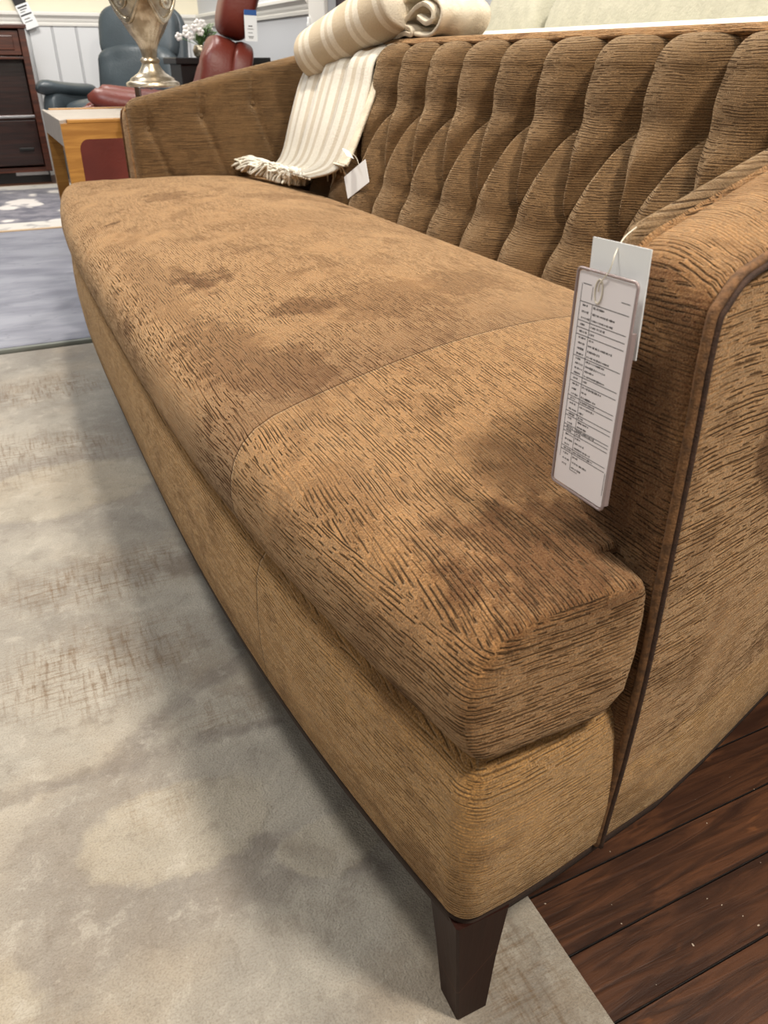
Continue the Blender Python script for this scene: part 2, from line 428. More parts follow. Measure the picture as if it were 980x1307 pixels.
def wainscot():
    t = NT('white_plank_wainscot')
    x, y, z = t.xyz()
    u = t.math('ADD', x, y)
    fr = t.math('FRACT', t.math('DIVIDE', u, .172))
    g = t.step(t.math('MINIMUM', fr, t.math('SUBTRACT', 1, fr)), .06, .015)
    c = t.mix(t.math('MULTIPLY', g, .35), srgb(214, 216, 218), srgb(150, 152, 158))
    t.set(Base_Color=c, Roughness=.45)
    t.bump(t.math('MULTIPLY', g, -1), .008)
    return t.m
M['wains'] = wainscot()
M['cream'] = plain('cream_wall_paint', (232, 224, 200), .7, bump=.0006, bscale=160)
M['trim'] = plain('white_trim_paint', (226, 224, 218), .4, bump=.0003, bscale=60)
M['greywall'] = plain('pale_grey_paint', (196, 199, 204), .6, bump=.0005, bscale=120)
M['doordark'] = plain('dark_door_paint', (58, 46, 50), .5, bump=.0005, bscale=90)

def woodgrain(name, a, b, axis=2, rough=.4, scale=3):
    t = NT(name)
    sc = [40, 40, 40]; sc[axis] = 3
    c = t.mix(t.step(t.noise(t.map(scale=tuple(sc)), scale * .4, 5, .6, .8), .35, .65), srgb(*a), srgb(*b))
    t.set(Base_Color=c, Roughness=rough, Coat_Weight=.15)
    t.bump(t.noise(t.map(scale=tuple(sc)), scale * .4, 4), .0005)
    return t.m
M['mahog'] = woodgrain('mahogany_wood', (84, 42, 26), (52, 24, 15), 0, .35)
M['mahogdark'] = woodgrain('dark_mahogany_wood', (44, 20, 14), (28, 12, 9), 0, .35)
M['oak'] = woodgrain('golden_oak_wood', (176, 128, 62), (146, 100, 44), 0, .4)
M['tabletop'] = plain('grey_stone_top', (168, 158, 148), .35, var=.12, vscale=30)
M['black'] = plain('black_lacquer', (22, 20, 20), .35, bump=.0003)
M['chrome'] = plain('brushed_steel', (190, 190, 192), .3, 1.0, bump=.0002, bscale=300)
M['blueleather'] = plain('blue_grey_leather', (64, 73, 78), .38, bump=.0012, bscale=90, var=.15)
M['redleather'] = plain('burgundy_leather', (112, 46, 34), .42, bump=.0012, bscale=90, var=.15)
M['redseam'] = plain('burgundy_piping', (70, 26, 20), .5, bump=.0005)

def champagne():
    t = NT('champagne_silver_metal')
    n = t.noise(scale=14, detail=5, rough=.6)
    c = t.mix(t.step(n, .38, .62), srgb(204, 193, 172), srgb(150, 136, 114))
    t.set(Base_Color=c, Metallic=.85, Roughness=t.mixf(n, .18, .42)); t.bump(n, .003)
    return t.m
M['urn'] = champagne()
def glass():
    t = NT('clear_acrylic'); t.set(Base_Color=srgb(235, 243, 250), Transmission_Weight=1.0, Roughness=.03, IOR=1.49); t.bump(t.noise(scale=20), .0003); return t.m
M['acrylic'] = glass()

def knit(name, base, stripe, axis_expr, period, duty, thin=0.0):
    t = NT(name)
    u = t.n('ShaderNodeUVMap').outputs[0]
    ux, uy, _ = t.xyz(u)
    fr = t.math('FRACT', t.math('DIVIDE', ux, period))
    m = t.math('MULTIPLY', t.step(fr, .04, .07), t.step(fr, duty + .03, duty))
    if thin > 0:
        m2 = t.math('MULTIPLY', t.step(fr, duty + .16, duty + .18), t.step(fr, duty + .30, duty + .28))
        m = t.math('MAXIMUM', m, t.math('MULTIPLY', m2, thin))
    c = t.mix(m, srgb(*base), srgb(*stripe))
    w = t.n('ShaderNodeTexWave', wave_type='BANDS', bands_direction='DIAGONAL'); t.put(w.inputs['Vector'], u); w.inputs['Scale'].default_value = 160; w.inputs['Distortion'].default_value = 1.0
    g = t.noise(scale=300, detail=3)
    c = t.mix(t.step(g, .4, .7, 0, .18), c, srgb(140, 122, 98))
    t.set(Base_Color=c, Roughness=.95, Sheen_Weight=.25)
    t.bump(t.math('ADD', t.math('MULTIPLY', w.outputs[1], .3), g), .0015)
    return t.m
M['throwstripe'] = knit('wide_stripe_knit', (226, 216, 196), (196, 178, 148), 0, .105, .56, .7)
M['throwdrape'] = knit('fine_stripe_weave', (212, 207, 194), (188, 177, 158), 0, .030, .42, .0)
M['throwplain'] = plain('cream_yarn', (228, 222, 206), .95, bump=.002, bscale=260, var=.2, vscale=60)
M['throwloop'] = plain('oatmeal_knit', (218, 206, 184), .95, bump=.002, bscale=300, var=.22, vscale=30)
M['creamfab'] = plain('cream_linen', (186, 184, 166), .9, bump=.0012, bscale=180, var=.10, vscale=40)
M['creampipe'] = plain('cream_linen_roll', (238, 232, 220), .85, bump=.0008, bscale=240)  # paler copy of the linen; brightness of the lit top roll painted in
M['paper'] = plain('white_paper', (238, 240, 240), .6, bump=.0002, bscale=20)
M['paper2'] = plain('printed_paper', (236, 230, 232), .35, bump=.0002, bscale=20)
M['ink'] = plain('black_ink', (34, 34, 40), .5, bump=.0001)
M['blueink'] = plain('blue_ink', (36, 84, 150), .5, bump=.0001)
M['pvc'] = plain('pinkish_clear_vinyl_edge', (176, 158, 156), .15, bump=.0002, bscale=60, Transmission_Weight=.35)
def sleeve():
    t = NT('clear_vinyl_sheet'); t.set(Base_Color=srgb(250, 247, 250), Transmission_Weight=1.0, Roughness=.0, IOR=1.12, Specular_IOR_Level=.5)
    t.bump(t.noise(scale=35, detail=2), .0004); return t.m
M['sheet'] = sleeve()
M['string'] = plain('white_nylon', (222, 214, 196), .4, bump=.0001)
M['leaf'] = plain('leaf_green', (96, 128, 74), .5, var=.3, bump=.0004)
M['petal'] = plain('white_petal', (238, 234, 230), .6, bump=.0004)
M['strap'] = plain('black_strap', (26, 24, 26), .6, bump=.0005)

# ================================================================== the setting
def struct(o): o['kind'] = 'structure'; return o
ZF = -.008
struct(MB().box((-3, -2.2, ZF - .1), (1.9, 7.35, ZF)).build('floor', M['floor'], smooth=False))
# back wall: wainscot below a chair rail, cream paint above
struct(MB().box((-3, 7.25, ZF), (1.8, 7.35, 1.06)).box((-3, 7.25, 1.06), (1.9, 7.35, 2.7)).build('wall_back', M['cream'], smooth=False))
struct(MB().box((-3, 7.238, ZF), (1.79, 7.252, 1.02)).build('trim_1', M['wains'], smooth=False))
def rail_profile(d):  # (out, z)
    return [(0, 1.015), (.012, 1.015), (.014, 1.03), (.010, 1.036), (.016, 1.05), (.018, 1.062), (.028, 1.074), (.036, 1.082), (.036, 1.098), (.030, 1.104), (0, 1.106)]
lp = [[Vector((x, 7.24 - o, z)) for o, z in rail_profile(0)] for x in (-3, 1.79)]
struct(MB().loft(lp).build('trim_2', M['trim'], smooth=False))
# right wall with a doorway
DY0, DY1 = 3.55, 4.47
wr = MB()
wr.box((1.8, DY1, ZF), (1.9, 7.25, 2.7)).box((1.8, -2.2, ZF), (1.9, DY0, 2.7)).box((1.8, DY0, 2.15), (1.9, DY1, 2.7))
struct(wr.build('wall_right', M['greywall'], smooth=False))
lp = [[Vector((1.8 - o, y, z)) for o, z in rail_profile(0)] for y in (DY1 + .26, 7.24)]
struct(MB().loft(lp).build('trim_3', M['trim'], smooth=False))
cs = MB()
cs.box((1.775, DY1, ZF), (1.80, DY1 + .11, 2.26), .006).box((1.775, DY0 - .11, ZF), (1.80, DY0, 2.26), .006).box((1.775, DY0, 2.15), (1.80, DY1, 2.26), .006)
cs.box((1.785, DY1 + .11, ZF), (1.80, DY1 + .26, 2.26), .004)
struct(cs.build('trim_4', M['trim'], smooth=False))
d1 = MB().box((1.84, DY0 + .005, ZF), (1.88, DY1 - .005, 2.145), .003)
for a, b in ((.15, .95), (1.1, 1.95)): d1.box((1.832, DY0 + .12, a), (1.842, DY1 - .12, b), .004)
struct(d1.build('door_1', M['doordark'], smooth=False))
struct(MB().box((1.785, 7.0 - 1.5, ZF), (1.80, 7.24, .11), .004).build('baseboard_right', M['trim'], smooth=False))
struct(MB().box((-3, 7.222, ZF), (1.785, 7.238, .11), .004).build('baseboard_back', M['trim'], smooth=False))
o = MB().box((1.772, 4.70, .93), (1.7855, 4.72, 1.0), .003).box((1.766, 4.706, .955), (1.773, 4.714, .975), .002).build('light_switch', M['paper'])
tag(o, 'white light switch on the white door casing of the right wall', 'switch')

# ================================================================== rugs
def slab(name, x0, x1, y0, y1, z0, z1, mats, r=.004, label='', cat='rug'):
    o = MB().box((x0, y0, z0), (x1, y1, z1), r, 2).build(name, mats, smooth=True, angle=40)
    tag(o, label, cat); return o
slab('beige_rug', -1.7, .368, -1.3, 2.625, ZF, 0, M['rug'], .003, 'worn looking beige and grey abstract rug under the front of the brown sofa')
g = empty('grey_rug', (-.2, 3.7, ZF), 'flat plain grey rug lying between the beige rug and the patterned rug', 'rug')
MB().box((-1.7, 2.655, ZF), (.50, 4.70, .012), .004).build('rug_surface', M['grey'], g, smooth=True, angle=40)
MB().box((-1.7, 2.640, ZF), (.60, 2.658, .009), .003).build('rug_binding', M['greyedge'], g, smooth=True, angle=40)
slab('patterned_rug', -1.6, 1.05, 4.78, 6.62, ZF, .004, M['orient'], .003, 'grey and white patterned rug in front of the brown cabinet')

# ================================================================== SOFA
YC = 1.458
def mir(y): return 2 * YC - y
def xfront(y): return .145 + (.0423 if y < YC else .026) * abs((y - YC) * (1.035 if y < YC else 1)) ** 3.3
sofa = empty('tufted_sofa', (.6, YC, 0), 'brown velvet chenille sofa with bow front, one long seat cushion and button tufted back', 'sofa')

# --- plan outline of the base rail (counter-clockwise from near right)
def outline(inset=0.0, zc=0):
    pts = []
    y0 = .313
    near = [(1.03, .475), (.85, .440), (.684, .405), (.538, .361), (.457, .340), (.38, .329), (.32, .320), (.27, .3145)]
    rc = .021
    xc = xfront(y0 + rc)
    cor = []
    for k in range(9):
        a = PI / 2 * k / 8
        cor.append((xc + rc - rc * math.sin(a) + .0, y0 + rc - rc * math.cos(a)))
    frontp = []
    n = 70
    ya, yb = y0 + rc, mir(y0 + rc)
    for k in range(1, n): frontp.append((xfront(ya + (yb - ya) * k / n), ya + (yb - ya) * k / n))
    pts = near + cor + frontp + [(x, mir(y)) for x, y in cor[::-1]] + [(x, mir(y)) for x, y in near[::-1]]
    P = [Vector((x, y, 0)) for x, y in pts]
    out = []
    N = len(P)
    for i in range(N):
        t = (P[(i + 1) % N] - P[i - 1]); t.normalize()
        nrm = Vector((-t.y, t.x, 0))  # points inward for this winding after sign test
        c = Vector((.6, YC, 0)) - P[i]
        if nrm.dot(c) < 0: nrm = -nrm
        out.append(P[i] + nrm * inset)
    return out
def layered(zs):
    return [[Vector((p.x, p.y, z)) for p in outline(i)] for i, z in zs]
MB().loft(layered([(.014, .1715), (.003, .175), (-.002, .184), (-.006, .24), (-.006, .28), (-.003, .325), (.003, .345), (.012, .357), (.030, .365), (.06, .367)])).build('base_rail', M['rail'], sofa, smooth=True)
MB().loft(layered([(.006, .164), (.001, .166), (.001, .176), (.012, .180)])).build('dust_cover', M['dust'], sofa, smooth=True)

# --- seat cushion: profile loops along the length
def cushion():
    Y0, Y1 = .319, mir(.319)
    ys = [(Y0 - .008, .40), (Y0 - .0075, .25), (Y0 - .006, .09), (Y0 - .0035, .032), (Y0 + .001, .009), (Y0 + .007, .002), (Y0 + .014, 0)]
    cols = [(y, s) for y, s in ys]
    y = Y0 + .025
    while y < .402: cols.append((y, 0)); y += .012
    cols += [(.405, 0), (.418, 0), (.424, 0)]
    y = .435
    while y < YC: cols.append((y, 0)); y += .018
    cols.append((YC, 0))
    cols = cols + [(mir(a), b) for a, b in cols[::-1][1:]]
    loops = []
    for y, s in cols:
        d = abs(y - YC)
        xf = xfront(y)
        notch = smooth(1.082, 1.096, d)
        xb = .815 + (.3575 - .815) * notch
        u = d / 1.18
        crown = .036 * (1 - u ** 3.0)
        ztop = .486 + .006 * (1 - u ** 6)
        L = []
        # front roll: narrow at the ends, fuller in the middle
        k = .75 + .25 * (1 - u ** 4)
        fr = [(.030, .366), (.012, .3675), (.002, .372), (-.006, .382), (-.011, .397), (-.013, .414), (-.011, .432), (-.005, .449), (.006, .464), (.022, .476), (.045, .4845)]
        for a, z in fr: L.append(Vector((xf + a * k, y, z + (ztop - .486) * smooth(.37, .48, z))))
        n = 42
        xs = xf + .06
        for i in range(n + 1):
            q = i / n; q = q ** 1.15
            x = xs + (xb - .02 + .015 * notch - xs) * q
            w = (x - xs) / (.815 - xs)
            cr = crown * (math.sin(PI * min(1, max(0, w)) ** .9) if 0 < w < 1 else 0)
            L.append(Vector((x, y, ztop + .002 + cr - .004 * smooth(.6, 1, q) - .012 * smooth(.94, 1.0, q) * (1 - .9 * notch))))
        L += [Vector((xb - .008 + .006 * notch, y, ztop - .028 + .018 * notch)), Vector((xb - .002 + .002 * notch, y, ztop - .05 + .02 * notch)), Vector((xb, y, .42)), Vector((xb - .004, y, .385)), Vector((xb - .02, y, .368))]
        for i in range(1, 6): L.append(Vector((xb - .02 + (xf + .03 - xb + .02) * i / 6, y, .3655)))
        if s > 0:
            c = Vector((.5 * (xf + xb), y, .43))
            L = [Vector((p.x + (c.x - p.x) * s, y, p.z + (c.z - p.z) * s)) for p in L]
        loops.append(L)
    return MB().loft(loops)
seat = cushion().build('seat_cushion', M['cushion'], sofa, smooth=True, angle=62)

# --- tufted back
SP = .1335; Y00 = .868
ZR1, ZR2, ZTOP = .716, .548, .831
def backx(z): return .80 + (z - .5) * (.13 / .32)
def segd(px, pz, ax, az, bx, bz):
    dx, dz = bx - ax, bz - az
    t = max(0, min(1, ((px - ax) * dx + (pz - az) * dz) / (dx * dx + dz * dz)))
    return math.hypot(px - ax - t * dx, pz - az - t * dz)
def tuft(y, z):
    """padding depth at a point of the back: distance to the nearest fold of the button diamonds"""
    k = (y - Y00) / SP
    f = k - math.floor(k + .5)      # -.5..+.5 relative to nearest row-one button
    u = f * SP; h = SP / 2
    d = 9
    d = min(d, segd(abs(u), z, 0, ZR1, 0, 2))
    d = min(d, segd(abs(u), z, h, ZR2, h, -1))
    # diagonal folds bow slightly
    mid = (h * .60, (ZR1 + ZR2) / 2 + .004)
    d = min(d, segd(abs(u), z, 0, ZR1, *mid), segd(abs(u), z, *mid, h, ZR2))
    R = .066
    q = min(1, d / R)
    hgt = .062 * (1 - (1 - q) ** 2.1) ** .58
    # narrow pleat line beside each diagonal fold
    if ZR2 < z < ZR1:
        d2 = min(segd(abs(u), z, .020, ZR1 - .012, *(mid[0] + .012, mid[1])), segd(abs(u), z, mid[0] + .012, mid[1], h - .004, ZR2 + .03))
        hgt -= .0050 * math.exp(-(d2 / .0035) ** 2)
    hgt *= 1 - .26 * math.exp(-((z - ZR1) / .030) ** 2) - .24 * math.exp(-((z - ZR2) / .028) ** 2)
    b = min(math.hypot(u, z - ZR1), math.hypot(abs(u) - h, z - ZR2))
    hgt -= .016 * math.exp(-(b / .020) ** 2)
    # padding swells under the top border and rolls over
    tz = (ZTOP - z) / .045
    if tz < 1: hgt = (hgt + .004) * math.sqrt(max(0, 1 - (1 - max(0, tz)) ** 2)) - .002
    hgt *= .72 + .28 * smooth(.45, .56, z) if z < .56 else 1
    return hgt
def tuft_back():
    ny, nz = 620, 96
    ya, yb = .455, mir(.455)
    rows = []
    for j in range(nz + 1):
        s = j / nz
        z = .43 + (ZTOP + .002 - .43) * (1 - (1 - s) ** 1.25)
        rows.append([Vector((backx(z) + .022 - tuft(ya + (yb - ya) * i / ny, z), ya + (yb - ya) * i / ny, z + .22 * tuft(ya + (yb - ya) * i / ny, z) * smooth(.74, .82, z))) for i in range(ny + 1)])
    return MB().grid(rows)
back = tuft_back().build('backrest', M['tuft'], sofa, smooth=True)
def button(name, p, nrm, parent, mat, r=.009):
    nrm = Vector(nrm).normalized(); q = Vector((0, 0, 1)).rotation_difference(nrm)
    prof = [(r * .95, -.004), (r, 0), (r * .9, .0025), (r * .6, .0045), (r * .25, .0053), (.0005, .0055)]
    m = MB().lathe(prof, n=18); m.v = [q @ v + Vector(p) for v in m.v]
    return m.build(name, mat, parent, smooth=True)
for row, (z, off) in enumerate(((ZR1, 0), (ZR2, .5))):
    for k in range(-3, 13):
        y = Y00 + SP * (k + off)
        if .50 < y < 2.50:
            button('button', (backx(z) + .022 - tuft(y, z) - .001, y, z), (-1, 0, .4), back, M['tuft'])

# --- back frame: border above the tufting, top and outside back
def ztop_arm(x): return .690 + .212 * (x - .37)
def frame_loop(y, s=0):
    P = [(.85, .36), (.950, .805), (.936, .824), (.932, .831), (.934, .837), (.941, .8405), (.957, .8425), (.985, .843), (1.01, .840), (1.024, .831), (1.03, .815), (1.025, .5), (1.01, .19), (.86, .19)]
    c = Vector((.975, 0, .6))
    return [Vector((x + (c.x - x) * s, y, z + (c.z - z) * s)) for x, z in P]
lo = [frame_loop(.47, .02)] + [frame_loop(.47 + (mir(.47) - .47) * i / 40 + (.003 if i == 0 else 0)) for i in range(41)] + [frame_loop(mir(.468), .02)]
bf = MB().loft(lo).build('back_frame', M['fabric'], sofa, smooth=True, angle=50)
pp = [(.9310 + .0015 * math.sin(i * .9), .46 + (mir(.46) - .46) * i / 60, .8315 + .001 * math.sin(i * 1.7)) for i in range(61)]
MB().tube(pp, .0036, 8).build('piping', M['fabric'], bf, smooth=True)

# --- arms
XA = {False: .3605, True: .385}
def zta(x, flip=False):
    """height of the arm top: rises to the back, rolls over at the front"""
    r = .032; e = x - XA[flip]
    z = min(ztop_arm(x), .838) - (.008 if flip else 0) * smooth(.7, .4, x)
    if e < r: z -= r * .85 * (1 - math.sqrt(max(0, 1 - ((r - e) / r) ** 2)))
    return z
def arm_y(x):
    """outer-bottom, outer-top, inner-top, inner-bottom of the near arm at depth x"""
    ob = interp([(.36, .3265), (.38, .329), (.457, .340), (.538, .361), (.684, .405), (.85, .440), (1.03, .475)], x)
    ot = interp([(.36, .318), (.38, .322), (.41, .330), (.55, .362), (.70, .397), (.85, .43), (1.03, .462)], x)
    it = interp([(.36, .406), (.40, .418), (.55, .462), (.70, .495), (.85, .52), (1.03, .54)], x)
    return ob, ot, it
def arm_section(x, ins=0.0, flip=False):
    ob, ot, it = arm_y(x); zt = zta(x, flip)
    zi = zt + .006
    L = []
    L.append((ob + .018, .186)); L.append((ob + .004, .190)); L.append((ob, .20))
    for k in range(1, 10):
        s = k / 10; z = .20 + (zt - .035 - .20) * s
        L.append((ob + (ot - ob) * s - .010 * math.sin(PI * s), z))
    zo = zt - .0005
    for k in range(0, 5):
        a = PI / 2 * k / 4; L.append((ot + .022 - .022 * math.cos(a), zo - .022 + .022 * math.sin(a)))
    for k in range(1, 6):
        s = k / 6; L.append((ot + .022 + (it - ot - .040) * s, zo + (zi - zo) * s + .004 * math.sin(PI * s)))
    for k in range(0, 5):
        a = PI / 2 * k / 4; L.append((it - .018 + .018 * math.sin(a), zi - .018 + .018 * math.cos(a)))
    L += [(it, zt - .1), (it + .002, .5), (it + .002, .40), (it + .002, .30), (it, .188)]
    cy = .5 * (ob + it); cz = .45
    out = []
    for y, z in L:
        sy = max(-1, min(1, (y - cy) / (.5 * (it - ot)))); 
        yy = y - ins * sy; zz = z - ins * (1 if z > zt - .05 else (-1 if z < .2 else 0))
        out.append(Vector((x, mir(yy) if flip else yy, zz)))
    return out
def arm(flip):
    xa = XA[flip]
    st = [(xa, .012), (xa + .0006, .008), (xa + .002, .004), (xa + .005, .001), (xa + .009, 0), (xa + .014, 0), (xa + .020, 0), (xa + .027, 0), (xa + .035, 0), (xa + .043, 0)]
    x = xa + .06
    while x < 1.0: st.append((x, 0)); x += .022
    st += [(1.012, .0), (1.018, .004), (1.022, .014)]
    a = MB().loft([arm_section(x, i, flip) for x, i in st]).build('arm', M['fabric'], sofa, smooth=True, angle=55)
    my = mir if flip else (lambda y: y)
    # outer welt: up the front edge then along the outer top edge
    pts = []
    xa = XA[flip]
    for z in [.178, .22, .30, .40, .50, .58, .625, .645]:
        s = (z - .2) / (.655 - .2); pts.append((xa + .001 + .010 * (1 - max(0, min(1, s * 1.6))), .3268 + (.318 - .3268) * s - .009 * math.sin(PI * max(0, min(1, s))) , z))
    for x in (xa + .004, xa + .009, xa + .016, xa + .026, xa + .04, xa + .075, .47, .55, .65, .75, .85, .95, 1.0):
        ob, ot, it = arm_y(x); pts.append((x, ot + .0010 + .004 * smooth(xa, xa + .04, x), zta(x, flip) - .0045))
    MB().tube([(p[0], my(p[1]), p[2]) for p in spline(pts, 5)], .0034, 8).build('piping', M['welt'], a, smooth=True)
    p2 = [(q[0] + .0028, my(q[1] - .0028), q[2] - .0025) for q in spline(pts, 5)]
    MB().tube(p2, .0024, 6).build('piping', M['weltdark'], a, smooth=True)  # dark strand paints the crevice shade beside the welt
    # inner welt along the inner top edge
    pts = []
    for x in (xa + .002, xa + .008, xa + .018, xa + .03, xa + .05, .45, .55, .65, .75, .85, .93):
        ob, ot, it = arm_y(x); pts.append((x, my(it - .010), zta(x, flip) + .0045))
    MB().tube(spline(pts, 5), .0045, 8).build('piping', M['fabric'], a, smooth=True)
    # padded inside panel with shallow pleats and buttons
    nx, nz = 150, 60
    bxs = [.44, .585, .73]
    def zb(x): return ztop_arm(x) - .075
    def pad(x, z):
        zt = zta(x, flip) + .014
        e = min(1, (x - xa - .004) / .022); ex = math.sqrt(max(0, 1 - (1 - e) ** 2)) if e < 1 else 1
        tz = min(1, (zt - z) / .022); ez = math.sqrt(max(0, 1 - (1 - tz) ** 2)) if tz < 1 else 1
        h = .020
        for b in bxs:
            zz = zb(b)
            dx = segd(x, z, b, zz, b, zz + .09) if z > zz else segd(x, z, b, zz, b + .055, zz - .16)
            h -= .0095 * math.exp(-(dx / .009) ** 2) * (.6 + .4 * math.exp(-abs(z - zz) / .06)) + .008 * math.exp(-(math.hypot(x - b, z - zz) / .022) ** 2)
        if flip is False: h -= .014 * math.exp(-(math.hypot((x - .388) / 1.3, z - (zta(.388) - .008)) / .010) ** 2)
        return h * ex * ez
    rows = []
    for j in range(nz + 1):
        R = []
        for i in range(nx + 1):
            x = xa + .004 + (.90 - xa - .004) * i / nx
            zt = zta(x, flip) + .0135
            z = .44 + (zt - .44) * (j / nz)
            it = arm_y(x)[2]
            R.append(Vector((x, my(it - .003 + pad(x, z)), z)))
        rows.append(R)
    xs_ = [xa + .004 + (.90 - xa - .004) * i / nx for i in range(nx + 1)]
    for dy, dz in ((-.007, .0155), (-.013, .012), (-.018, .003), (-.020, -.01)):
        rows.append([Vector((x, my(arm_y(x)[2] + dy + .004), zta(x, flip) + dz)) for x in xs_])
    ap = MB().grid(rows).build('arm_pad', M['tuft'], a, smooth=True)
    for b in bxs:
        z = zb(b); y = arm_y(b)[2] - .003 + pad(b, z)
        button('button', (b, my(y - .001), z), (0, -1 if flip else 1, .15), ap, M['tuft'], .008) if False else None
    return a, bxs, zb, pad
for fl in (False, True):
    a, bxs, zb, pad = arm(fl)
    for b in bxs:
        z = zb(b); y = arm_y(b)[2] - .003 + pad(b, z) - .001
        button('button', (b, mir(y) if fl else y, z), (0, -1 if fl else 1, .15), a, M['tuft'], .008)

# --- legs
def sleg(cx, cy, sx, sy):
    # square tapered leg; outer corner at (cx,cy), body towards +sx,+sy
    lo = []
    for z, w, i in ((0.0006, .031, .0015), (.002, .034, 0), (.09, .042, 0), (.172, .053, 0)):
        off = (.0145 if z < .05 else (.0075 if z < .1 else 0))
        x0, y0 = cx + sx * (off + i), cy + sy * (off * .6 + i); x1, y1 = x0 + sx * w, y0 + sy * w
        b = .002
        q = [(x0 + sx * b, y0), (x1 - sx * b, y0), (x1, y0 + sy * b), (x1, y1 - sy * b), (x1 - sx * b, y1), (x0 + sx * b, y1), (x0, y1 - sy * b), (x0, y0 + sy * b)]
        lo.append([Vector((a, b_, z)) for a, b_ in q])
    return MB().loft(lo).build('leg', M['leg'], sofa, smooth=False)
sleg(.2165, .3135, 1, 1); sleg(.212, mir(.335), 1, -1)
def rleg(y, s):
    lo = []
    for z, w, dx in ((ZF, .032, .05), (.09, .04, .025), (.18, .05, 0)):
        lo.append([Vector((.95 + dx + a * w, y + s * b * w, z)) for a, b in ((0, 0), (1, 0), (1, 1), (0, 1))])
    MB().loft(lo).build('leg', M['leg'], sofa, smooth=False)
rleg(.50, 1); rleg(mir(.50), -1)

# ================================================================== price tag on the near arm
def frame_from(o, a, b):
    """matrix with origin o, x towards a, y (down the sheet) towards b"""
    o = Vector(o); u = (Vector(a) - o).normalized(); v = (Vector(b) - o); v = (v - u * v.dot(u)).normalized(); n = u.cross(v)
    return Matrix(((u.x, v.x, n.x, o.x), (u.y, v.y, n.y, o.y), (u.z, v.z, n.z, o.z), (0, 0, 0, 1)))
def at_x(px, py, X):
    d = FW * F + RT * (px - 490) + UU * (653.5 - py); return CAM + d * ((X - CAM.x) / d.x)
def at_y(px, py, Y):
    d = FW * F + RT * (px - 490) + UU * (653.5 - py); return CAM + d * ((Y - CAM.y) / d.y)
def at_z(px, py, Z):
    d = FW * F + RT * (px - 490) + UU * (653.5 - py); return CAM + d * ((Z - CAM.z) / d.z)

tg = empty('price_tag', at_x(775, 480, .334), 'white printed price tag in a clear sleeve hanging on the near sofa arm', 'tag')
def rrect(w, h, r, n=5):
    pts = []
    for cx, cy, a0 in ((w - r, h - r, 0), (r, h - r, 90), (r, r, 180), (w - r, r, 270)):
        for k in range(n + 1):
            a = math.radians(a0 + 90 * k / n); pts.append((cx + r * math.cos(a), cy + r * math.sin(a)))
    return pts
def plate(Mx, x0, y0, w, h, z0, z1, r=.001, cur=0.0):
    q = rrect(w, h, r); lo = [[Mx @ Vector((x0 + a, y0 + b, z)) for a, b in q] for z in (z0, z1)]
    return MB().loft(lo)
TM = frame_from(at_x(739, 340, .331), at_x(816, 362, .331), at_x(690, 600, .327))
TW = (at_x(816, 362, .331) - at_x(739, 340, .331)).length
THH = (at_x(690, 600, .327) - at_x(739, 340, .331)).length
# n = u x v : u is to the viewer's right (-y), v down: n = (-y) x (-z) = +x  (away from the viewer)
plate(TM, .0016, .0016, TW - .0032, THH - .0032, 0, .0009, .002).build('paper_insert', M['paper2'], tg, smooth=False)
rim = MB()
Q = rrect(TW, THH, .0035, 6)
rim.tube([TM @ Vector((a, b, -.0002)) for a, b in Q + Q[:1]], .00105, 6, caps=False)
Q2 = [(a * (TW - .004) / TW + .002, b * (THH - .004) / THH + .002) for a, b in Q]
rim.build('plastic_sleeve', M['pvc'], tg, smooth=True)
# edge of the folded pocket down the right side
MB().loft([[TM @ Vector((TW - .0008, b, z)) for b, z in ((.03, -.0005), (THH - .004, -.0005), (THH - .004, .004), (.03, .004))], [TM @ Vector((TW + .0012, b, z)) for b, z in ((.03, -.0003), (THH - .004, -.0003), (THH - .004, .0035), (.03, .0035))]]).build('sleeve_edge', M['pvc'], tg, smooth=False)
bx = frame_from(at_x(757, 302, .336), at_x(832, 319, .336), at_x(741, 350, .336))
BW = (at_x(832, 319, .336) - at_x(757, 302, .336)).length
plate(bx, 0, 0, BW, .066, .0, .0006, .0004).build('backing_card', M['paper'], tg, smooth=False, label='plain white card behind the printed sheet')
# rule lines and the unreadable small print
ink = MB()
def bar(x0, y0, x1, y1, w=.00042):
    ink.add([TM @ Vector(p) for p in ((x0, y0 - w / 2, -.00012), (x1, y1 - w / 2, -.00012), (x1, y1 + w / 2, -.00012), (x0, y0 + w / 2, -.00012))], [(0, 1, 2, 3)])
def vbar(x, y0, y1, w=.00042):
    ink.add([TM @ Vector(p) for p in ((x - w / 2, y0, -.00012), (x + w / 2, y0, -.00012), (x + w / 2, y1, -.00012), (x - w / 2, y1, -.00012))], [(0, 1, 2, 3)])
rows_ = [.135, .215, .245, .275, .37, .455, .485, .555, .575, .63, .65, .695, .71, .728, .80, .82]
xl, xm, xr = .10 * TW, .32 * TW, .93 * TW
for i, q in enumerate(rows_):
    bar(xl, q * THH, xr, q * THH)
vbar(xl, .06 * THH, .86 * THH); vbar(xm, .135 * THH, .90 * THH); vbar(.95 * TW, .82 * THH, .93 * THH)
bar(xl + .001, .06 * THH, xm - .003, .06 * THH); vbar(.29 * TW, .065 * THH, .12 * THH); bar(.78 * TW, .09 * THH, .92 * TW, .09 * THH); bar(xm, .90 * THH, xm + .008, .90 * THH)
rs = random.Random(3)
edges = rows_ + [.90]
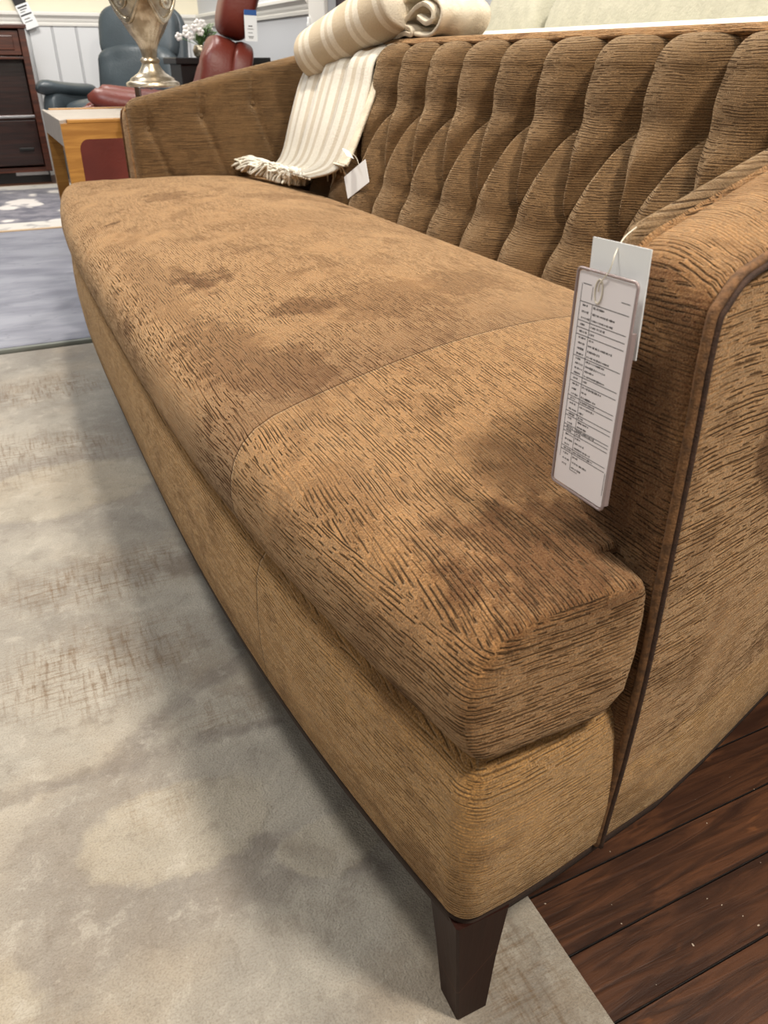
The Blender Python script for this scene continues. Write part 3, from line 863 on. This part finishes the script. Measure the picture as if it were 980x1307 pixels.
for a, b in zip(edges, edges[1:]):
    n = max(1, round((b - a) / .0235))
    for k in range(n):
        yy = (a + (b - a) * (k + .5) / n) * THH
        for s0, s1 in ((xl + .003, xl + .003 + rs.uniform(.004, .0085)), (xm + .0012, xm + rs.choice((.006, .012, .018, .022)) * rs.uniform(.8, 1.2))):
            x = s0
            while x < s1:   # letter-like strokes
                w = rs.uniform(.0005, .0011); h = rs.uniform(.0007, .0015)
                ink.add([TM @ Vector(p) for p in ((x, yy - h / 2, -.00013), (x + w, yy - h / 2, -.00013), (x + w, yy + h / 2, -.00013), (x, yy + h / 2, -.00013))], [(0, 1, 2, 3)])
                x += w + rs.choice((.00035, .00035, .0009))
ink.build('small_print', M['ink'], tg, smooth=False, label='black ruled lines and small print')
ring = []
for k in range(25):
    a = 2 * PI * k / 24; ring.append(TM @ Vector((.40 * TW + .0035 * math.cos(a), .075 * THH + .0075 * math.sin(a), -.0006)))
MB().tube(ring, .0005, 6, caps=False).build('grommet', M['string'], tg, smooth=True)
hook = at_x(812, 290, .372)
MB().tube(spline([hook, at_x(797, 303, .350), at_x(786, 322, .333), at_x(778, 345, .3295), TM @ Vector((.42 * TW, .04 * THH, -.0012)), TM @ Vector((.40 * TW, .075 * THH, -.0008))], 6), .00042, 6).build('string', M['string'], tg, smooth=True)

# ================================================================== throws
def uvgrid(name, rows, mat, parent, us, vs, thick=.004, label=None):
    m = MB().grid(rows); me = bpy.data.meshes.new(name)
    me.from_pydata([tuple(v) for v in m.v], [], m.f); me.update()
    uv = me.uv_layers.new(name='UVMap'); n = len(rows[0])
    for l in me.loops:
        i, j = divmod(l.vertex_index, n); uv.data[l.index].uv = (us[j] if not callable(us) else us(i, j), vs[i])
    me.materials.append(mat)
    for p in me.polygons: p.use_smooth = True
    o = bpy.data.objects.new(name, me); COL.objects.link(o); adopt(o, parent)
    if thick:
        md = o.modifiers.new('thickness', 'SOLIDIFY'); md.thickness = thick; md.offset = 0
    if label: o['label'] = label
    return o
# draped cream throw
def dx(z): return backx(z) - .040
Lp = [(432, 56), (412, 68), (397, 83), (385, 108), (374, 150), (365, 190), (357, 207), (346, 214)]
Rp = [(516, 48), (500, 56), (477, 74), (468, 112), (453, 165), (436, 205), (420, 219), (392, 226)]
X_ = [1.00, .94, .880, .855, .815, .78, .755, .72]
XL = [1.00, .935, .86, .825, .785, .76, .742, .72]
drows = []
Lc = spline([at_x(p[0], p[1], x) for p, x in zip(Lp, XL)], 8)
Rc = spline([at_x(p[0], p[1], x) for p, x in zip(Rp, X_)], 8)
for i, (a, b) in enumerate(zip(Lc, Rc)):
    R = []
    for k in range(41):
        s = k / 40
        f = .006 * math.sin(s * 17 + i * .02) + .004 * math.sin(s * 33 + 1.3 + i * .03)
        amp = smooth(0, 14, i)
        R.append(a.lerp(b, s) + Vector((-.8, 0, .3)) * (f * amp) + Vector((-.006 * math.sin(PI * s), 0, 0)))
    drows.append(R)
th = empty('draped_throw', drows[24][20], 'cream throw with fine stripes draped down the sofa back onto the seat, fringed end', 'throw')
wid = .30
uvgrid('cloth', drows, M['throwdrape'], th, [wid * k / 40 for k in range(41)], [.01 * i for i in range(len(drows))], .006)
# lower layer of the folded cloth showing as a tan edge
Rp2 = [(520, 48), (510, 55), (500, 66), (480, 110), (465, 150), (450, 190), (440, 212)]
e2 = spline([at_x(p[0], p[1], x) for p, x in zip(Rp2, [1.0, .945, .895, .868, .832, .797, .772])], 8)
er = []
for i, p in enumerate(e2):
    er.append([p + Vector((.006, .055 * (1 - k / 4) * 1.0, 0)) + Vector((-.003 * math.sin(PI * k / 4), 0, 0)) for k in range(5)])
uvgrid('under_layer', er, M['throwloop'], th, [0, .01, .02, .03, .04], [.01 * i for i in range(len(er))], .006, label='tan underside edge')
# fringe: knotted strands lying on the seat
fr = MB(); rs = random.Random(11)
hem = drows[-1]
tipA = [at_z(292, 211, .522), at_z(300, 216, .521), at_z(330, 226, .516), at_z(360, 235, .511), at_z(385, 238, .508), at_z(398, 234, .507)]
tips = spline(tipA, 20)
NS = 46
for k in range(NS):
    s = k / (NS - 1)
    a = hem[int(s * 40)] + Vector((0, 0, -.003)); b = tips[int(s * (len(tips) - 1))]
    for w in range(3):
        j = Vector((rs.uniform(-.012, .012), rs.uniform(-.02, .02), 0))
        bb = b + j; L = [a]
        ph = rs.uniform(0, 6)
        for t in (.2, .4, .6, .8):
            c = a.lerp(bb, t); c += Vector((rs.uniform(-.006, .006), .010 * math.sin(ph + t * 6), rs.uniform(.002, .016) + .012 * math.sin(PI * t))); L.append(c)
        L.append(bb + Vector((0, 0, .004)))
        fr.tube(spline(L, 4), [.0036 - .0012 * abs(t / 20 - .5) for t in range(21)], 5)
    if k % 2 == 0:
        c = a.lerp(b, rs.uniform(.15, .85)) + Vector((0, 0, .016)); fr.pillow(c, (.010, .014, .008), (.9, .9), nu=8, nv=6)
fr.build('fringe', M['throwplain'], th, smooth=True)
# loose fringe of the lower layer
fr2 = MB()
for k in range(16):
    a = e2[-1] + Vector((-.002, .05 * k / 15 * 1.3, .0)); b = at_z(446 - k * 1.6 + rs.uniform(-8, 8), 236 + rs.uniform(-8, 8), .512)
    fr2.tube(spline([a, a.lerp(b, .35) + Vector((0, rs.uniform(-.015, .015), .012)), a.lerp(b, .7) + Vector((rs.uniform(-.01, .01), 0, .006)), b], 4), .0024, 5)
fr2.build('fringe', M['throwplain'], th, smooth=True)
MB().box((-.010, -.016, -.0006), (.010, .016, .0006), .0004, 1, Matrix.Translation(at_x(444, 196, .768)) @ Euler((.5, .35, .2)).to_matrix().to_4x4()).build('sewn_label', M['paper'], th, label='small white sewn-in label')

# rolled throw with wide stripes
A = at_x(401, 73, .862); B = at_x(506, 5, .945)
ax = (B - A).normalized()
ln = (B - A).length
rows = []; R1, R2 = .074, .064
side = Vector((ax.y, -ax.x, 0)).normalized(); upn = side.cross(ax).normalized()
if upn.z < 0: upn = -upn
nseg, nc = 40, 41
us_ = []
for i in range(nseg + 1):
    t = i / nseg; d = -.012 + (ln + .05) * t
    e = min(1, t / .09); sc = .35 + .65 * math.sqrt(max(0, 1 - (1 - e) ** 2))
    rows.append([A + ax * (d) + side * (R1 * sc * math.cos(2 * PI * k / (nc - 1)) * (1 + .02 * math.sin(5 * t + 4 * PI * k / (nc - 1)))) + upn * (R2 * sc * math.sin(2 * PI * k / (nc - 1))) for k in range(nc)])
    us_.append(d)
rt = empty('rolled_throw', A.lerp(B, .5), 'beige throw with wide pale stripes, rolled up on the corner of the sofa back', 'throw')
ro = uvgrid('roll', rows, M['throwstripe'], rt, lambda i, j: us_[i] + .02, [0.006 * i for i in range(nseg + 1)], 0)
bm = bmesh.new(); bm.from_mesh(ro.data); bmesh.ops.remove_doubles(bm, verts=bm.verts, dist=1e-5); bmesh.ops.holes_fill(bm, edges=[e for e in bm.edges if e.is_boundary]); bm.to_mesh(ro.data); bm.free()
for p in ro.data.polygons: p.use_smooth = True
# folded end: ribbon loops seen edge-on
def ribbon(pts, x0, x1, mat, parent, name, thick=.009):
    c = spline(pts, 8); us = [0]
    for a, b in zip(c, c[1:]): us.append(us[-1] + (b - a).length)
    rws = [[p + Vector((x0 + (x1 - x0) * k / 10, .012 * k / 10, .004 * math.sin(k))) for k in range(11)] for p in c]
    o = uvgrid(name, rws, mat, parent, [.02 * k for k in range(11)], us, thick)
    bv = o.modifiers.new('soft', 'BEVEL'); bv.width = .003; bv.segments = 2
    return o
ln1 = [(500, 2), (512, -6), (535, -8), (556, 0), (563, 14), (560, 30), (552, 42), (543, 46), (528, 44)]
ribbon([at_x(p[0], p[1], .945) for p in ln1], 0, .13, M['throwloop'], rt, 'folded_end')
ln2 = [(500, 28), (492, 36), (494, 45), (505, 47), (516, 43), (524, 45), (522, 37), (512, 33), (520, 22), (530, 10), (540, 5), (550, 12), (551, 24), (543, 30), (532, 22)]
ribbon([at_x(p[0], p[1], .940) for p in ln2], 0, .12, M['throwloop'], rt, 'folded_end')
ln3 = [(490, 34), (500, 20), (512, 4), (520, -6)]
ribbon([at_x(p[0], p[1], .942) for p in ln3], 0, .12, M['throwloop'], rt, 'folded_end', .012)

# small hang tag below the draped throw
ht = empty('hang_tag', at_x(453, 228, .80), 'small blank white card tag hanging beside the fringe of the cream throw', 'tag')
HM = frame_from(at_x(439, 226, .775), at_x(466, 203, .79), at_x(440, 251, .772))
plate(HM, 0, 0, (at_x(466, 203, .79) - at_x(439, 226, .775)).length, .052, 0, .0008, .002).build('card', M['paper'], ht, smooth=False)
MB().tube(spline([at_x(458, 210, .788), at_x(455, 202, .79), at_x(450, 196, .793)], 5), .0006, 5).build('string', M['string'], ht, smooth=True)

# ================================================================== cream sofa behind (facing away)
cs = empty('cream_sofa', (1.35, 1.1, ZF), 'cream linen sofa standing back to back behind the brown sofa', 'sofa')
def crl(y, s=0):
    P = [(1.075, .10), (1.07, .80)] + [(1.135 - .065 * math.cos(a), .805 + .052 * math.sin(a)) for a in [PI * k / 10 for k in range(11)]] + [(1.21, .42), (1.70, .40), (1.72, .10)]
    return [Vector((x, y, z)) for x, z in P]
MB().loft([crl(-.1 + 2.13 * i / 20) for i in range(21)]).build('frame', M['creampipe'], cs, smooth=True, angle=45)
for ya, yb in ((.16, 1.03), (1.04, 1.78), (1.79, 2.03)):
    MB().pillow((1.30, .5 * (ya + yb), .70), (.085, .5 * (yb - ya), .27), (.28, .42), M=Euler((0, .12, 0)).to_matrix()).build('back_pillow', M['creamfab'], cs, smooth=True)
MB().pillow((1.50, .96, .46), (.22, 1.03, .075), (.2, .4)).build('seat_cushion', M['creamfab'], cs, smooth=True)
for x in (1.12, 1.66):
    for y in (0.0, 1.93): MB().tube([(x, y, ZF), (x, y, .11)], .022, 10).build('leg', M['leg'], cs, smooth=True)

# ================================================================== end table and lamp
TX0, TX1, TY0, TY1, TZ = .219, .86, 2.625, 3.225, .650
et = empty('end_table', (.54, 2.92, .012), 'square golden oak end table with inset grey top and thick curved legs beyond the sofa', 'table')
MB().box((TX0 + .004, TY0 + .03, TZ - .012), (TX1 - .03, TY1 - .03, TZ - .001), .001).build('top_panel', M['tabletop'], et, smooth=False, label='smooth grey table top')
fm = MB()
fm.box((TX0 + .02, TY0, TZ - .010), (TX1, TY0 + .032, TZ), .002).box((TX0 + .02, TY1 - .032, TZ - .010), (TX1, TY1, TZ + .003), .002).box((TX1 - .032, TY0, TZ - .01), (TX1, TY1, TZ), .002)
fm.build('top_edge', M['oak'], et, smooth=False)
MB().box((TX0 - .002, TY0 + .002, TZ - .070), (TX0 + .010, TY1 - .002, TZ), .002).build('side_apron', M['tabletop'], et, smooth=False, label='grey side apron')
def apron(y0, y1):
    # apron board whose underside curves into the legs
    P = [(TX0, 0), (TX0, TZ - .008), (TX1, TZ - .008), (TX1, 0), (TX1 - .065, 0)]
    P = [(TX0, TZ - .010), (TX1, TZ - .010), (TX1, TZ - .082)]
    P += [(TX1 - .042 - .026 * (1 - math.cos(a)), TZ - .082 + .030 * math.sin(a)) for a in [PI / 2 * k / 6 for k in range(7)]]
    P += [(TX0 + .068 - .026 * math.sin(a), TZ - .052 - .030 * (1 - math.cos(a))) for a in [PI / 2 * k / 6 for k in range(7)]]
    P += [(TX0, TZ - .082)]
    return MB().loft([[Vector((x, y, z)) for x, z in P] for y in (y0, y1)])
apron(TY0, TY0 + .05).build('apron', M['oak'], et, smooth=True, angle=30); apron(TY1 - .05, TY1).build('apron', M['oak'], et, smooth=True, angle=30)
MB().box((TX1 - .03, TY0 + .05, TZ - .075), (TX1, TY1 - .05, TZ - .01), .002).build('apron', M['oak'], et, smooth=False)
for x, sx in ((TX0, 1), (TX1, -1)):
    for y, sy in ((TY0, 1), (TY1, -1)):
        lo = []
        for z, w in ((.11, .034), (.3, .038), (TZ - .082, .042)):
            lo.append([Vector((x + sx * a * w, y + sy * b * w * .8, z)) for a, b in ((0, 0), (1, 0), (1, 1), (0, 1))])
        lg = MB().loft(lo).build('leg', M['oak'], et, smooth=False)
        MB().loft([[Vector((x + sx * a * w, y + sy * b * w * .8, z)) for a, b in ((0, 0), (1, 0), (1, 1), (0, 1))] for z, w in ((.0125, .030), (.06, .032), (.11, .0345))]).build('leg_cap', M['black'], lg, smooth=False, label='black tapered leg tip')

LX, LY, LZ = .558, 2.95, TZ
lamp = empty('urn_lamp', (LX, LY, LZ), 'champagne silver urn lamp with swags on a clear block, on the oak end table', 'lamp')
MB().box((LX - .062, LY - .062, LZ + .0005), (LX + .062, LY + .062, LZ + .084), .003).build('acrylic_block', M['acrylic'], lamp, smooth=False)
z0 = LZ + .084
MB().lathe([(.0, 0), (.096, 0), (.099, .004), (.097, .012), (.090, .016), (.084, .018), (.080, .026), (.066, .034), (.050, .044), (.040, .056), (.033, .068), (.030, .074), (.034, .079), (.036, .084), (.033, .089), (.028, .094)], (LX, LY, z0), 48).build('foot', M['urn'], lamp, smooth=True, angle=50)
MB().lathe([(.026, .09), (.027, .094), (.0275, .10), (.029, .118, .05), (.032, .126, .05), (.036, .134, .03), (.046, .15, .015), (.062, .172, .012), (.078, .198, .008), (.092, .225), (.103, .25), (.111, .275), (.116, .30), (.118, .325), (.117, .345), (.112, .37), (.102, .395), (.088, .418), (.07, .436), (.05, .45), (.03, .46), (.02, .475), (.02, .52), (.0, .52)], (LX, LY, z0), 96, flutes=24).build('urn_body', M['urn'], lamp, smooth=True)
def ur(z): return interp([(.15, .046), (.172, .062), (.198, .078), (.225, .092), (.25, .103), (.275, .111), (.30, .116), (.325, .118), (.345, .117), (.37, .112)], z)
def on_urn(a, z, out=0): r = ur(z) + out; return Vector((LX + r * math.cos(a), LY + r * math.sin(a), z0 + z))
fx = math.atan2(CAM.y - LY, CAM.x - LX)
for k in range(4):
    a0 = fx + k * PI / 2 + .04
    sw = MB()
    sw.tube([on_urn(a0 + (PI / 2) * (t / 24 - .0), .300 - .095 * math.sin(PI * t / 24), .003) for t in range(25)], [.004 + .005 * math.sin(PI * t / 24) for t in range(25)], 8)
    sw.tube([on_urn(a0 + (PI / 2) * (t / 24), .292 - .080 * math.sin(PI * t / 24), .004) for t in range(25)], [.002 + .003 * math.sin(PI * t / 24) for t in range(25)], 6)
    sw.build('swag', M['urn'], lamp, smooth=True)
    c = on_urn(a0 + PI / 4, .268, .001); nrm = Vector((math.cos(a0 + PI / 4), math.sin(a0 + PI / 4), 0)); q = Vector((0, 0, 1)).rotation_difference(nrm)
    md = MB().lathe([(.026, -.004), (.027, .003), (.023, .006), (.020, .003), (.013, .003), (.010, .007), (.004, .009), (.0005, .009)], n=24); md.v = [q @ v + c for v in md.v]
    md.build('medallion', M['urn'], lamp, smooth=True)
    ac = MB()
    for j in range(5):
        s = (j - 2) * .10
        ac.tube([on_urn(a0 + s * (.3 + .7 * t / 8) * 1.0, .325 - .060 * t / 8 * (1 - .12 * abs(j - 2)), .003 + .004 * math.sin(PI * t / 8)) for t in range(9)], [.0045 * (1 - .6 * t / 8) for t in range(9)], 6)
    ac.build('acanthus', M['urn'], lamp, smooth=True)

lamp.scale = (.87, .87, .87)

# ================================================================== brown cabinet at the back left
cb = empty('wooden_cabinet', (-.1, 7.0, ZF), 'dark reddish brown wooden cabinet standing against the back wall', 'cabinet')
CX0, CX1, CY, CD, CT = -.62, .452, 6.80, 7.19, .985
body = MB()
body.box((CX0, CY, .07), (CX0 + .03, CD, CT), .002).box((CX1 - .045, CY - .004, .07), (CX1, CD, CT), .003).box((CX0, CD - .02, .07), (CX1, CD, CT))
body.box((CX0 - .012, CY - .02, CT), (CX1 + .012, CD, CT + .025), .004).box((CX0, CY, .07), (CX1, CD, .10)).box((CX0, CY + .01, .42), (CX1, CD, .45), .002).box((CX0, CY + .004, .80), (CX1, CD, .815), .002)
body.build('body', M['mahog'], cb, smooth=False)
dw = MB().box((CX0 + .035, CY + .002, .825), (CX1 - .05, CY + .024, CT - .012), .003).box((CX0 + .075, CY - .006, .855), (CX1 - .09, CY + .004, CT - .042), .005).build('drawer', M['mahog'], cb, smooth=False)
dr = MB().box((CX0 + .035, CY + .004, .115), (CX1 - .05, CY + .026, .415), .003).build('door', M['mahogdark'], cb, smooth=False)
MB().box((CX1 - .20, CY - .010, .215), (CX1 - .10, CY + .005, .235), .003).build('handle', M['black'], dr, smooth=False)
MB().box((CX0 + .035, CY + .10, .45), (CX1 - .05, CD - .021, .80), .002).build('niche_panel', M['mahogdark'], cb, smooth=False)
MB().box((CX0 + .035, CY - .004, .432), (CX1 - .05, CY + .012, .447), .002).build('shelf_trim', M['chrome'], cb, smooth=False, label='bright metal shelf edge')
MB().box((CX0 + .03, CY + .03, ZF), (CX1 - .02, CD - .03, .071), .003).build('plinth', M['black'], cb, smooth=False)
MB().box((CX1 - .26, CY + .018, .045), (CX1 - .03, CY + .032, .070), .002).build('base_trim', M['chrome'], cb, smooth=False, label='bright metal strip on the base')

# hanging label on the back wall
hl = empty('wall_tag', at_y(30, 16, 7.17), 'white printed label on a black strap hanging above the brown cabinet', 'tag')
WM = frame_from(at_y(19, 8, 7.19), at_y(35, 2, 7.19), at_y(31, 31, 7.19))
plate(WM, 0, 0, .095, .155, 0, .003, .004).build('label_card', M['paper'], hl, smooth=False)
ib = MB()
for y0, y1, x0, x1 in ((.012, .022, .01, .08), (.030, .036, .02, .07), (.045, .050, .015, .05), (.062, .072, .006, .088), (.09, .095, .02, .06), (.108, .113, .015, .07)):
    ib.add([WM @ Vector(p) for p in ((x0, y0, -.001), (x1, y0, -.001), (x1, y1, -.001), (x0, y1, -.001))], [(0, 1, 2, 3)])
ib.build('print', M['ink'], hl, smooth=False)
SM = frame_from(at_y(12, -6, 7.2), at_y(30, -12, 7.2), at_y(21, 12, 7.2))
plate(SM, .005, -.5, .085, .60, 0.004, .008, .004).build('strap', M['strap'], hl, smooth=False)

# ================================================================== blue-grey recliner
def place(m, Mx): return m.xf(Mx)
def recliner(name, loc, rot, mat, seam, label, back_lean, sc=1.0, al=.66, w=1.0, hc=.47, hh=.185, shc=.30, shh=.38, lc=.20, lh=.20):
    root = empty(name, loc, label, 'recliner')
    R = Matrix.Translation(loc) @ Matrix.Rotation(rot, 4, 'Z') @ Matrix.Scale(sc, 4) @ Matrix.Diagonal((w, 1, 1, 1))
    def pil(c, h, e, rx=0, nu=40, nv=22, bulge=None):
        m = MB().pillow((0, 0, 0), h, e, nu=nu, nv=nv)
        m.v = [Euler((rx, 0, 0)).to_matrix() @ v + Vector(c) for v in m.v]
        return m
    # local: front is -y
    pil((0, -.02, .49), (.30, .31, .095), (.35, .5)).xf(R).build('seat', mat, root, smooth=True)
    ca, sa = math.cos(back_lean), math.sin(back_lean)
    def onback(t, d=0): return (0, .27 + t * sa - d * ca, .50 + t * ca + d * sa)
    bk = pil(onback(lc, .01), (.29, .085, lh), (.4, .55), -back_lean)
    for v in bk.v:   # soft creases in the lumbar cushion
        v += Vector((0, -1, .2)) * (.007 * math.sin(v.x * 26 + 18 * v.z) + .007 * math.sin(v.x * 11 - 40 * v.z))
    bk.xf(R).build('lumbar_cushion', mat, root, smooth=True)
    hd = pil(onback(hc, -.015), (.285, .085, hh), (.42, .55), -back_lean)
    hd.xf(R).build('headrest', mat, root, smooth=True)
    sh = pil(onback(shc, -.085), (.315, .055, shh), (.35, .5), -back_lean); sh.xf(R).build('back_shell', mat, root, smooth=True)
    for s in (-1, 1):
        # arm: padded top curling outward above an upright side panel
        top = []
        for i in range(15):
            t = i / 14; y = .28 - al * (1 - t)
            cz = .625 + .035 * (1 - t) ** 2 - .01 * t; w = .060 + .035 * math.sin(PI * min(1, t * 1.1)); hh = .045
            e = math.sqrt(max(.03, 1 - (1 - min(1, t / .12)) ** 2)) * math.sqrt(max(.03, 1 - (1 - min(1, (1 - t) / .12)) ** 2))
            top.append([Vector((s * (.355 + .018 * (1 - t)) + w * e * math.cos(a), y, cz + hh * e * math.sin(a) - .012 * abs(math.cos(a)) * (1 if math.cos(a) * s > 0 else 0))) for a in [2 * PI * k / 18 for k in range(18)]])
        MB().loft(top).xf(R).build('armrest', mat, root, smooth=True)
        pil((s * .355, -.03, .36), (.055, .32, .27), (.35, .3)).xf(R).build('side_panel', mat, root, smooth=True)
    pil((0, -.10, .26), (.30, .20, .17), (.3, .3)).xf(R).build('front_panel', mat, root, smooth=True)
    MB().lathe([(.0, 0), (.26, 0), (.265, .012), (.25, .028), (.06, .04), (.045, .06), (.045, .13), (.0, .13)], (0, 0, 0), 36).xf(R).build('swivel_base', M['black'], root, smooth=True, angle=40)
    return root, R
g1, R1m = recliner('leather_recliner', (.93, 6.03, .004), math.radians(-35), M['blueleather'], None, 'blue grey leather recliner armchair in front of the white panelled wall', .24, .985)
g2, R2m = recliner('leather_recliner', (.80, 4.42, ZF), math.radians(-101), M['redleather'], None, 'burgundy leather recliner facing left behind the end table and urn lamp', .34, 1.0, .54, .80, .60, .175, .17, .26, .17, .25)

# sale tag on the burgundy headrest
stg = empty('sale_tag', at_y(318, 32, 4.12), 'white hang tag with a blue top on the headrest of the burgundy recliner', 'tag')
SMx = frame_from(at_y(311, 12, 4.085), at_y(327, 13, 4.085), at_y(310, 52, 4.085))
sw_ = (at_y(327, 13, 4.085) - at_y(311, 12, 4.085)).length; sh_ = (at_y(310, 52, 4.085) - at_y(311, 12, 4.085)).length
plate(SMx, 0, 0, sw_, sh_, 0, .002, .004).build('card', M['paper'], stg, smooth=False)
plate(SMx, 0, 0, sw_, sh_ * .17, -.0012, -.0001, .002).build('blue_header', M['blueink'], stg, smooth=False)
ib = MB()
for y0, y1, x0, x1 in ((.50, .53, .3, .62), (.60, .615, .2, .7), (.72, .735, .25, .6), (.84, .86, .25, .7), (.89, .905, .3, .65)):
    ib.add([SMx @ Vector(p) for p in ((x0 * sw_, y0 * sh_, -.001), (x1 * sw_, y0 * sh_, -.001), (x1 * sw_, y1 * sh_, -.001), (x0 * sw_, y1 * sh_, -.001))], [(0, 1, 2, 3)])
ib.build('print', M['ink'], stg, smooth=False)

# ================================================================== black console and flowers
ct = empty('console_table', (1.34, 5.1, ZF), 'black console table against the right wall behind the burgundy recliner', 'table')
MB().box((1.07, 4.92, .775), (1.615, 5.26, .808), .004).build('table_top', M['black'], ct, smooth=False)
MB().box((1.10, 4.95, .66), (1.59, 5.23, .776), .003).build('apron', M['black'], ct, smooth=False)
MB().box((1.12, 4.98, .12), (1.57, 5.21, .66), .003).build('cabinet_body', M['black'], ct, smooth=False)
for x in (1.11, 1.54):
    for y in (4.96, 5.18): MB().box((x, y, ZF), (x + .045, y + .045, .13), .003).build('leg', M['black'], ct, smooth=False)
fl = empty('flower_arrangement', (1.255, 5.08, .808), 'white flowers with green leaves in a small silver pot on the black console', 'flowers')
FX, FY, FZ = 1.255, 5.08, .808
MB().lathe([(.0, 0.0), (.030, 0), (.042, .012), (.046, .035), (.038, .055), (.034, .062), (.030, .060), (.0, .055)], (FX, FY, FZ), 24).build('pot', M['urn'], fl, smooth=True)
rs = random.Random(5); lv = MB(); pt = MB(); stm = MB()
for k in range(26):
    a = rs.uniform(0, 2 * PI); r = rs.uniform(.02, .085); h = rs.uniform(.04, .11)
    tip = Vector((FX + r * math.cos(a) + .02, FY + r * math.sin(a) * .7, FZ + .06 + h)); b = Vector((FX, FY, FZ + .055))
    stm.tube(spline([b, b.lerp(tip, .5) + Vector((0, 0, .03)), tip], 4), .0018, 5)
    d = (tip - b).normalized(); sd = d.cross(Vector((0, 0, 1))).normalized()
    P = [tip - d * .06, tip - d * .03 + sd * .016, tip + d * .01, tip - d * .03 - sd * .016, tip - d * .03 + Vector((0, 0, .006))]
    lv.add(P, [(0, 1, 4), (1, 2, 4), (2, 3, 4), (3, 0, 4)])
for k in range(15):
    a = rs.uniform(0, 2 * PI); r = rs.uniform(.03, .10); c = Vector((FX - .03 + r * math.cos(a), FY + .6 * r * math.sin(a), FZ + .11 + rs.uniform(-.02, .06)))
    stm.tube([(FX, FY, FZ + .055), tuple(c)], .0014, 5)
    for j in range(5):
        b = 2 * PI * j / 5 + a; pt.pillow(c + Vector((.012 * math.cos(b), -.004, .012 * math.sin(b))), (.010, .004, .010), (1, 1), nu=8, nv=6)
stm.build('stems', M['leaf'], fl, smooth=True); lv.build('leaves', M['leaf'], fl, smooth=False); pt.build('blossoms', M['petal'], fl, smooth=True)

# ================================================================== light
W = bpy.data.worlds.new('World'); SC.world = W; W.use_nodes = True
bg = W.node_tree.nodes['Background']; bg.inputs[0].default_value = (1.0, .95, .88, 1); bg.inputs[1].default_value = .22
def area(name, loc, target, power, size, col=(1, .915, .80), shape='DISK'):
    l = bpy.data.lights.new(name, 'AREA'); l.energy = power; l.size = size; l.shape = shape; l.color = col
    o = bpy.data.objects.new(name, l); COL.objects.link(o); o.location = loc
    o.rotation_euler = (Vector(target) - Vector(loc)).to_track_quat('-Z', 'Y').to_euler(); return o
area('ceiling_spot', (.85, -.65, 2.6), (.4, .7, .4), 66, .30)
area('ceiling_spot', (-.35, .7, 2.6), (-.2, .8, 0), 27, .3, (1, .94, .85))
area('ceiling_spot', (-1.7, -.2, 2.4), (.3, .6, .6), 10, .3, (1, .95, .88))  # added fill from the left, put in to brighten the price tag
area('ceiling_spot', (.5, 2.0, 2.6), (.5, 2.0, .4), 42, .2)
area('ceiling_spot', (-.5, 3.2, 2.6), (-.4, 3.4, 0), 32, .5, (.92, .95, 1))
area('ceiling_spot', (1.35, 1.0, 2.6), (1.3, 1.0, .8), 10, .3, (1, .95, .88))
area('ceiling_spot', (.2, 5.4, 2.6), (.3, 6.0, .5), 50, .5, (1, .95, .88))
area('ceiling_spot', (1.3, 4.9, 2.6), (1.2, 5.6, .8), 30, .4, (1, .95, .9))

vs = SC.view_settings
vs.view_transform = 'Standard'; vs.look = 'None'; vs.exposure = 0.0; vs.gamma = 1.0; vs.use_curve_mapping = False
